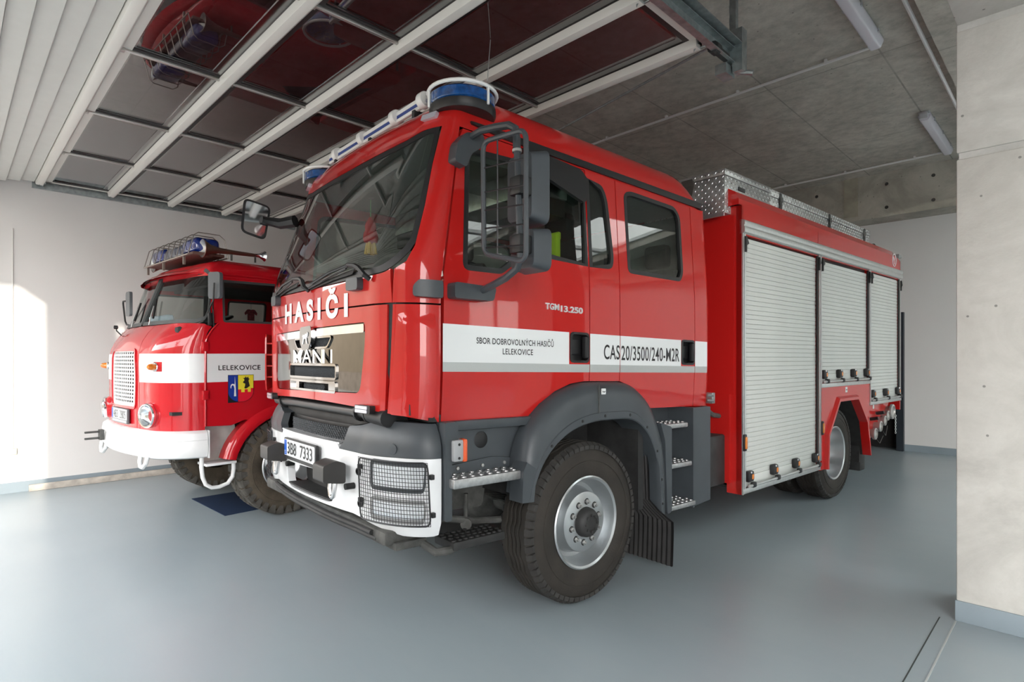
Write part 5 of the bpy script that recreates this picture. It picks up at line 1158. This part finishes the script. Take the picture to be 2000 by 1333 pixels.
# number plate
opl = part('number_plate', old)
def opf(a, b, c): return (-1.152+c, CO-a, 1.065+b)
M().plate(rrect(-.255, -.082, .28, .065, .012, 2), (), opf, .018).obj('plate_frame', mat('plate_frame_grey', (.10, .11, .12), .4), opl)
M().plate(rrect(-.245, -.045, .262, .058, .006, 2), (), lambda a, b, c: opf(a, b, c-.003), .003).obj('plate_face', PLATE, opl)
M().plate([(-.243, -.043), (-.20, -.043), (-.20, .056), (-.243, .056)], (), lambda a, b, c: opf(a, b, c-.0045), .0015).obj('plate_band', EUB, opl)
text('4B3  2805', .41, .08, lambda a, b, c: opf(-.175+a, -.035+b, -.0055)).obj('plate_number', mat('grey_lettering', (.12, .12, .12), .5), opl, sm=0)
M().plate([(-.235, -.075), (.25, -.075), (.25, -.052), (-.235, -.052)], (), lambda a, b, c: opf(a, b, c-.002), .002).obj('plate_footer', mat('footer_pale', (.45, .48, .52), .4), opl)
# door lettering and coat of arms
text('LELEKOVICE', .405, .048, lambda a, b, c: ON(-.60+a, 1.513+b, -.004), bold=.016, space=1.08).obj('lettering', LETB, old, sm=0)
sd = part('coat_of_arms', old)
def shf(a, b, c): return ON(-.508+a, 1.462-b, -.004+c)
shield = [(0, 0), (.24, 0), (.24, .17)]+[(.12+.12*math.cos(R(a)), .165+.098*math.sin(R(a))) for a in range(8, 180, 12)]+[(0, .17)]
M().plate([(-.004 if x < .12 else x+.004 if x > .2 else x, (y-.004 if y <= 0 else y+.004 if y > .2 else y)) for x, y in shield], (), lambda a, b, c: shf(a, b, c), .002).obj('shield_edge', LETB, sd)
lft = [(0, 0), (.088, 0), (.088, .258)]+[(.12+.12*math.cos(R(a)), .165+.098*math.sin(R(a))) for a in range(112, 180, 12)]+[(0, .17)]
rgt = [(.092, 0), (.24, 0), (.24, .13), (.215, .13), (.215, .168), (.185, .168), (.185, .14), (.155, .14), (.155, .168), (.122, .168), (.122, .14), (.092, .14)]
rgb_ = [(.092, .14), (.122, .14), (.122, .168), (.155, .168), (.155, .14), (.185, .14), (.185, .168), (.215, .168), (.215, .13), (.24, .13), (.24, .17)]+[(.12+.12*math.cos(R(a)), .165+.098*math.sin(R(a))) for a in range(8, 106, 12)]+[(.092, .262)]
M().plate(lft, (), lambda a, b, c: shf(a, b, c-.0015), .001).obj('shield_blue', mat('heraldic_blue', (.008, .04, .30), .4), sd)
M().plate(rgt, (), lambda a, b, c: shf(a, b, c-.0015), .001).obj('shield_yellow', mat('heraldic_yellow', (.80, .68, .04), .4), sd)
M().plate(rgb_, (), lambda a, b, c: shf(a, b, c-.0015), .001).obj('shield_red', mat('heraldic_red', (.70, .01, .03), .4), sd)
M().plate([(.060, .012), (.066, .09), (.072, .205), (.052, .205), (.056, .13), (.050, .105), (.038, .095), (.028, .105), (.024, .13), (.018, .115), (.022, .092), (.036, .082), (.052, .085), (.058, .09)], (), lambda a, b, c: shf(a, b, c-.003), .001).obj('shield_blade', STICK, sd)
M().plate([(.150, .04), (.135, .03), (.148, .03), (.160, .022), (.165, .01), (.170, .024), (.180, .024), (.190, .012), (.190, .026), (.195, .034), (.205, .040), (.194, .046), (.192, .060), (.200, .090), (.205, .110), (.192, .118), (.180, .128), (.165, .134), (.150, .128), (.158, .105), (.160, .085), (.148, .080), (.138, .074), (.142, .062), (.152, .052)], (), lambda a, b, c: shf(a, b, c-.003), .001).obj('shield_bull_head', mat('heraldic_black', (.02, .016, .012), .5), sd)
# bumper
ob = part('bumper', old)
def obf(p, z, c=0): return pgen(p, z, c, 1.085, .62, -1.21, -1.15, -.70, CO)
for a0, a1 in ((-1.99, .18), (.19, 1.99)):
    n = 26; rows = []
    for k in range(n+1):
        p = a0+(a1-a0)*k/n; rows.append([obf(p, z, c) for z, c in ((.955, .10), (.952, .045), (.925, .012), (.865, .004), (.860, .008), (.80, .0), (.745, .003), (.705, .022), (.69, .06), (.695, .10))])
    M().strip(rows).obj('bumper_bar', OWHITE, ob, sm=40)
M().plate([(.69, .62), (.985, .64), (.985, .95), (.69, .95)], (), lambda a, b, c: (-.70, a*0+.0-.04+c*0+a*0, b), 0) if 0 else None
M().plate([(-.045, .69), (.10, .69), (.10, .95), (-.045, .95)], (), lambda a, b, c: (-.70+c, a, b), .008).obj('bumper_end', OWHITE, ob)
for t0 in (.36, 1.72): M().tube([(-1.12, t0-.10, .72), (-1.13, t0-.09, .66), (-1.14, t0-.03, .615), (-1.14, t0+.03, .615), (-1.13, t0+.09, .66), (-1.12, t0+.10, .72)], .019, 10).obj('tow_loop', OWHITE, ob)
for z in (.80, .865): M().box(-1.36, -1.20, 1.40, 1.43, z-.01, z+.01, b=.004).obj('hitch_jaw', UNDERG, ob)
M().box(-1.235, -1.20, 1.37, 1.46, .78, .885).obj('hitch_base', UNDERG, ob)
# step niche beside the front wheel
M().plate([(-.70, .62), (-.40, .635), (-.36, .80), (-.38, .985), (-.70, .985)], (), lambda a, b, c: (a, .17+c, b), .02).obj('step_side_panel', DUSTW, old)
M().box(-.715, -.435, -.02, .20, .605, .63, b=.004).obj('step_plate', OWHITE, old)
M().tube([(-.73, .05, .70), (-.735, .045, .60), (-.725, .04, .50), (-.70, .035, .43), (-.65, .03, .392), (-.58, .03, .388), (-.50, .03, .41), (-.455, .03, .47), (-.445, .03, .54), (-.445, .03, .62)], .019, 10).obj('step_loop', OWHITE, old)
# fenders and wheels
for sgn in (0, 1):
    yq = (lambda t: t) if not sgn else (lambda t: 2*CO-t)
    rows = []
    for a in range(166, -17, -6):
        ca, sa = math.cos(R(a)), math.sin(R(a))
        rows.append([(.12+.70*ca, yq(.10), .50+.66*sa), (.12+.70*ca, yq(-.0), .50+.66*sa), (.12+.66*ca, yq(-.035), .50+.625*sa), (.12+.60*ca, yq(-.04), .50+.575*sa), (.12+.585*ca, yq(-.035), .50+.56*sa), (.12+.585*ca, yq(.30), .50+.56*sa)])
    M().strip(rows).obj('fender', RED2, old, sm=40)
wheel('front_wheel', old, .11, .0, 1, .515, .27, .27, True, OTYRE, OTREAD, True)
wheel('front_wheel', old, .11, 2.08, -1, .515, .27, .27, True, OTYRE, OTREAD, True)
wheel('rear_wheel', old, 3.4, .0, 1, .515, .27, .27, True, OTYRE, OTREAD, True)
wheel('rear_wheel', old, 3.4, 2.08, -1, .515, .27, .27, True, OTYRE, OTREAD, True)
oc = part('chassis', old)
for t0 in (.62, 1.38): M().box(-1.0, 5.4, t0, t0+.08, .72, .92).obj('frame_rail', UNDER, oc)
for s_ in (.11, 3.4): M().tube([(s_, .2, .5), (s_, 1.88, .5)], .06, 10).obj('axle', UNDER, oc)
M().box(-.95, .9, .45, 1.63, .75, 1.0).obj('engine_pan', UNDER, oc)
M().box(-.98, 1.55, .06, 2.02, 1.10, 1.13).obj('cab_floor', INT, oc)
# rear body of the old engine
M().plate([(1.70, .95), (5.5, .95), (5.5, 2.42), (1.70, 2.42)], (), lambda a, b, c: (a, -.12+c, b), 2.32).obj('rear_body', RED2, old)
M().plate([(1.71, 1.42), (5.49, 1.42), (5.49, 1.68), (1.71, 1.68)], (), lambda a, b, c: (a, -.124+c, b), .004).obj('body_stripe', STICK, old)
for k in range(3): M().plate(rrect(1.80+k*1.23, 1.0, 2.95+k*1.23, 2.36, .03), (), lambda a, b, c: (a, -.135+c, b), .012).obj('locker_door', RED2, old)
# cab interior
oi = part('cab_interior', old)
M().box(-.92, -.72, .12, 1.96, 1.72, 1.93, b=.04).obj('dashboard', INT, oi)
M().box(-.02, .55, .15, 1.93, 1.35, 1.50, b=.05).box(.50, .62, .15, 1.93, 1.5, 1.84, b=.05).obj('bench_seat', SEATM, oi)
M().plate(rrect(-.70, .12, 1.55, 1.96, .1), (), lambda a, b, c: (a, b, 2.44+c), .02).obj('headliner', INT, oi)
M().box(-.35, 1.55, .08, 2.0, 2.41, 2.44).obj('roof_lining', INT, oi)
osw = part('steering_wheel', old); cs2 = Vector((-.50, .50, 1.99)); ax2 = Vector((-.35, 0, .94)).normalized(); u2 = ax2.cross(Vector((0, 1, 0))).normalized()
M().tube([cs2+(Vector((0, 1, 0))*math.cos(R(a))+u2*math.sin(R(a)))*.23 for a in range(0, 360, 10)], .014, 8, True).obj('wheel_rim', BLK, osw)
for a in (0, 120, 240): M().tube([cs2-ax2*.04, cs2+(Vector((0, 1, 0))*math.cos(R(a))+u2*math.sin(R(a)))*.23], .010, 6).obj('wheel_spoke', BLK, osw)
M().tube([cs2-ax2*.03, cs2-ax2*.45], .025, 8).obj('steering_column', BLK, osw)
# mirrors
om = part('mirror', old)
mxo = Matrix.Translation((-.69, -.13, 2.31)) @ Matrix.Rotation(R(28), 4, 'Z')
M().plate(rrect(-.075, -.125, .075, .125, .035), (), lambda a, b, c: tuple(mxo @ Vector((c*1., a*(1-.15*(.03-c)/.03), b))), .03).obj('mirror_shell', mat('mirror_shell_grey', (.10, .11, .12), .35), om)
M().plate(rrect(-.068, -.118, .068, .118, .03), (), lambda a, b, c: tuple(mxo @ Vector((.032+c, a, b))), .003).obj('mirror_glass', CHROME, om)
M().tube([(-.70, -.165, 2.33), (-.70, -.14, 2.16), (-.69, -.03, 2.10), (-.67, -.005, 2.0), (-.655, -.005, 1.97)], .008, 6).tube([(-.70, -.14, 2.16), (-.66, -.03, 2.10), (-.64, -.0, 1.93)], .007, 6).obj('mirror_arm', BLK, om)
M().box(-.70, -.66, -.03, .0, 1.94, 2.06, b=.01).obj('mirror_foot', BLK, om)
of_ = part('mirror', old)
M().plate(rrect(1.80, 2.12, 1.95, 2.40, .035), (), lambda a, b, c: (-.86+c, a+.02, b-.01), .03).obj('mirror_shell', MATS['mirror_shell_grey'], of_)
M().tube([(-.85, 2.0, 2.29), (-.86, 2.06, 2.29), (-.86, 2.07, 2.27), (-.84, 2.07, 2.06), (-.83, 2.05, 2.02), (-.79, 1.95, 2.0)], .010, 6).obj('mirror_arm', BLK, of_)
# wipers
for p0, d in ((.42, -.10), (-.55, .10)):
    w = part('wiper', old); M().tube([oldf(p0, 1.962, -.02), oldf(p0-.03, 2.05, -.03), oldf(p0-.10, 2.16, -.025)], .006, 5).obj('wiper_arm', ALU, w); M().tube([oldf(p0+.05, 2.03, -.02), oldf(p0-.14, 2.23, -.018)], .010, 5).obj('wiper_blade', BLK, w)
wn2 = part('corner_marker', old); M().tube([oldf(-.9, 1.88, -.01), oldf(-1.0, 1.93, -.09), oldf(-1.05, 1.97, -.12)], .007, 6).obj('marker_stem', BLK, wn2); M().lathe([(0, -.02), (.02, -.015), (.02, .02), (0, .025)], oldf(-1.05, 1.97, -.12), (-1, .3, 0), 12).obj('marker_head', BLK, wn2)
# roof light bar with wire cage, horns
lb = part('light_bar', old); S0 = -.60; ZB = 2.665
M().box(S0-.13, S0+.17, .28, 1.62, ZB-.02, ZB+.012, b=.008).obj('bar_base', mat('bar_base_brown', (.10, .045, .035), .5), lb)
for a, b in ((.30, .66), (1.24, 1.60)):
    M().box(S0-.11, S0+.14, a, b, ZB+.012, ZB+.165, b=.05, seg=4).obj('blue_dome', BLUE2, lb)
M().box(S0-.10, S0+.13, .66, 1.24, ZB+.012, ZB+.13, b=.03, seg=3).obj('bar_centre', mat('smoked_blue', (.02, .03, .07), .15, 0, .8), lb)
for k in range(9):
    t0 = .28+1.34*k/8
    M().tube([(S0-.17, t0, ZB-.02), (S0-.12, t0, ZB+.17), (S0-.08, t0, ZB+.20), (S0+.12, t0, ZB+.20), (S0+.17, t0, ZB+.16), (S0+.20, t0, ZB-.02)], .005, 6).obj('cage_hoop', mat('cage_wire', (.30, .27, .24), .4, .7) if 'cage_wire' not in MATS else MATS['cage_wire'], lb)
for pts in (((S0-.17, ZB-.02), (S0+.20, ZB-.02)),):
    for s_, z in pts: M().tube([(s_, .28, z), (s_, 1.62, z)], .008, 6).obj('cage_rail', MATS['cage_wire'], lb)
for t0 in (.45, 1.04, 1.55):
    M().box(S0-.16, S0-.14, t0-.01, t0+.01, 2.56, ZB).obj('bar_leg', MATS['cage_wire'], lb); M().box(S0+.16, S0+.18, t0-.01, t0+.01, 2.6, ZB).obj('bar_leg', MATS['cage_wire'], lb)
def horn(t0, s0, s1, z):
    h = part('air_horn', old)
    M().lathe([(.092, 0), (.094, .004), (.086, .012), (.05, .07), (.03, .15), (.022, .30), (.016, s1-s0), (0, s1-s0)], (s0, t0, z), (1, 0, 0), 28).obj('horn_trumpet', mat('horn_copper', (.35, .22, .18), .3, .9) if 'horn_copper' not in MATS else MATS['horn_copper'], h)
    M().lathe([(.088, .003), (.05, .05), (.02, .07), (0, .07)], (s0-.001, t0, z), (1, 0, 0), 28).obj('horn_mouth', ALU, h)
    M().lathe([(.012, -.10), (.02, -.06), (.04, -.02), (.055, 0), (.04, .005), (0, -.02)], (s1+.03, t0-.02, z-.0), (1, 0, 0), 20).obj('horn_rear_bell', CHROME, h)
    M().tube([(s0+.28, t0, z-.02), (s0+.28, t0, 2.62)], .010, 6).tube([(s1-.06, t0, z-.02), (s1-.06, t0, 2.63)], .010, 6).obj('horn_stand', UNDERG, h)
horn(.24, -.66, -.08, 2.705); horn(1.69, -.66, -.08, 2.705)
# ================================================================== loose things in the cabs
def man_w(s, t, z): return man.matrix_basis @ Vector((s, t, z-.0194*s))
def old_w(s, t, z): return old.matrix_basis @ Vector((s, t, z))
bpy.context.view_layer.update()
man_b = Matrix.Translation((-2.348, 2.868, 0)) @ Matrix.Rotation(R(86.2), 4, 'Z'); old_b = Matrix.Translation((-5.898, 2.453, 0)) @ Matrix.Rotation(R(93.5), 4, 'Z')
# hanging plush charm behind the windscreen (plain stand-in)
og_ = tag(empty('hanging_charm', man_b @ Vector((-.92, .96, 2.43)), R(86.2)), 'red and yellow soft charm on a green string behind the big windscreen', 'ornament')
og_.scale = (.62, .62, .62); RC = mat('charm_red', (.55, .02, .03), .9); YC = mat('charm_yellow', (.72, .42, .05), .9)
M().lathe([(0, .235), (.02, .225), (.05, .17), (.062, .13), (.058, .09), (.075, .05), (.082, .0), (.07, -.04), (.03, -.05), (0, -.05)], (0, 0, 0), (0, 0, 1), 20).obj('charm_pouch', RC, og_)
for k in range(4):
    a = R(45+90*k); M().tube([(.035*math.cos(a), .035*math.sin(a), -.04), (.045*math.cos(a), .045*math.sin(a), -.11), (.05*math.cos(a), .05*math.sin(a), -.17)], [.016, .020, .024], 8).obj('charm_tassel', YC, og_)
M().tube([(0, 0, .23), (0, 0, .42)], .003, 5).obj('charm_string', mat('green_string', (.10, .45, .12), .8), og_)
M().lathe([(0, 0), (.012, .002), (.03, .012), (.032, .014), (0, .02)], (0, 0, .42), (0, 0, 1), 16).obj('suction_cup', LENS, og_)
vest = tag(empty('safety_vest', man_b @ Vector((.25, .58, 2.36)), R(86.2)), 'yellow and orange reflective vest draped over the driver seat', 'vest')
M().box(-.02, .03, -.22, -.12, -.35, .18, b=.012).obj('vest_panel', HIVIS, vest); M().box(-.02, .03, .12, .22, -.35, .18, b=.012).obj('vest_panel', HIVIS, vest)
M().box(.0, .035, -.22, .22, .13, .19, b=.012).obj('vest_collar', HIVIS, vest)
for y in (-.115, .105): M().box(-.024, .07, y, y+.014, -.35, .16, b=.003).obj('vest_trim', HIVO, vest)
jer = tag(empty('jersey_pennant', old_b @ Vector((.56, 1.93, 2.20)), R(93.5)), 'small maroon jersey-shaped pennant hanging in the old cab\'s far side window', 'pennant')
M().plate([(-.045, -.07), (.045, -.07), (.045, .02), (.075, .0), (.085, .03), (.05, .075), (.02, .08), (0, .07), (-.02, .08), (-.05, .075), (-.085, .03), (-.075, .0), (-.045, .02)], (), lambda a, b, c: (a, c, b), .006).obj('jersey_cloth', mat('maroon_cloth', (.16, .02, .03), .8, 0, 0, var=.6, scale=40), jer)
M().tube([(0, .003, .07), (0, .003, .16)], .002, 4).obj('pennant_string', LETB, jer)
pap = tag(empty('blue_paper_roll', old_b @ Vector((-.80, .92, 2.02)), R(60)), 'crumpled pale blue paper roll lying on the old engine\'s dashboard', 'paper roll')
M().lathe([(.015, -.11), (.045, -.11), (.055, -.08), (.05, -.02), (.058, .05), (.05, .10), (.02, .11)], (0, 0, .0), (1, .25, .15), 18).obj('paper', mat('pale_blue_paper', (.62, .76, .88), .8, 0, 0, var=.15, scale=20, bump=.5, bscale=30), pap)
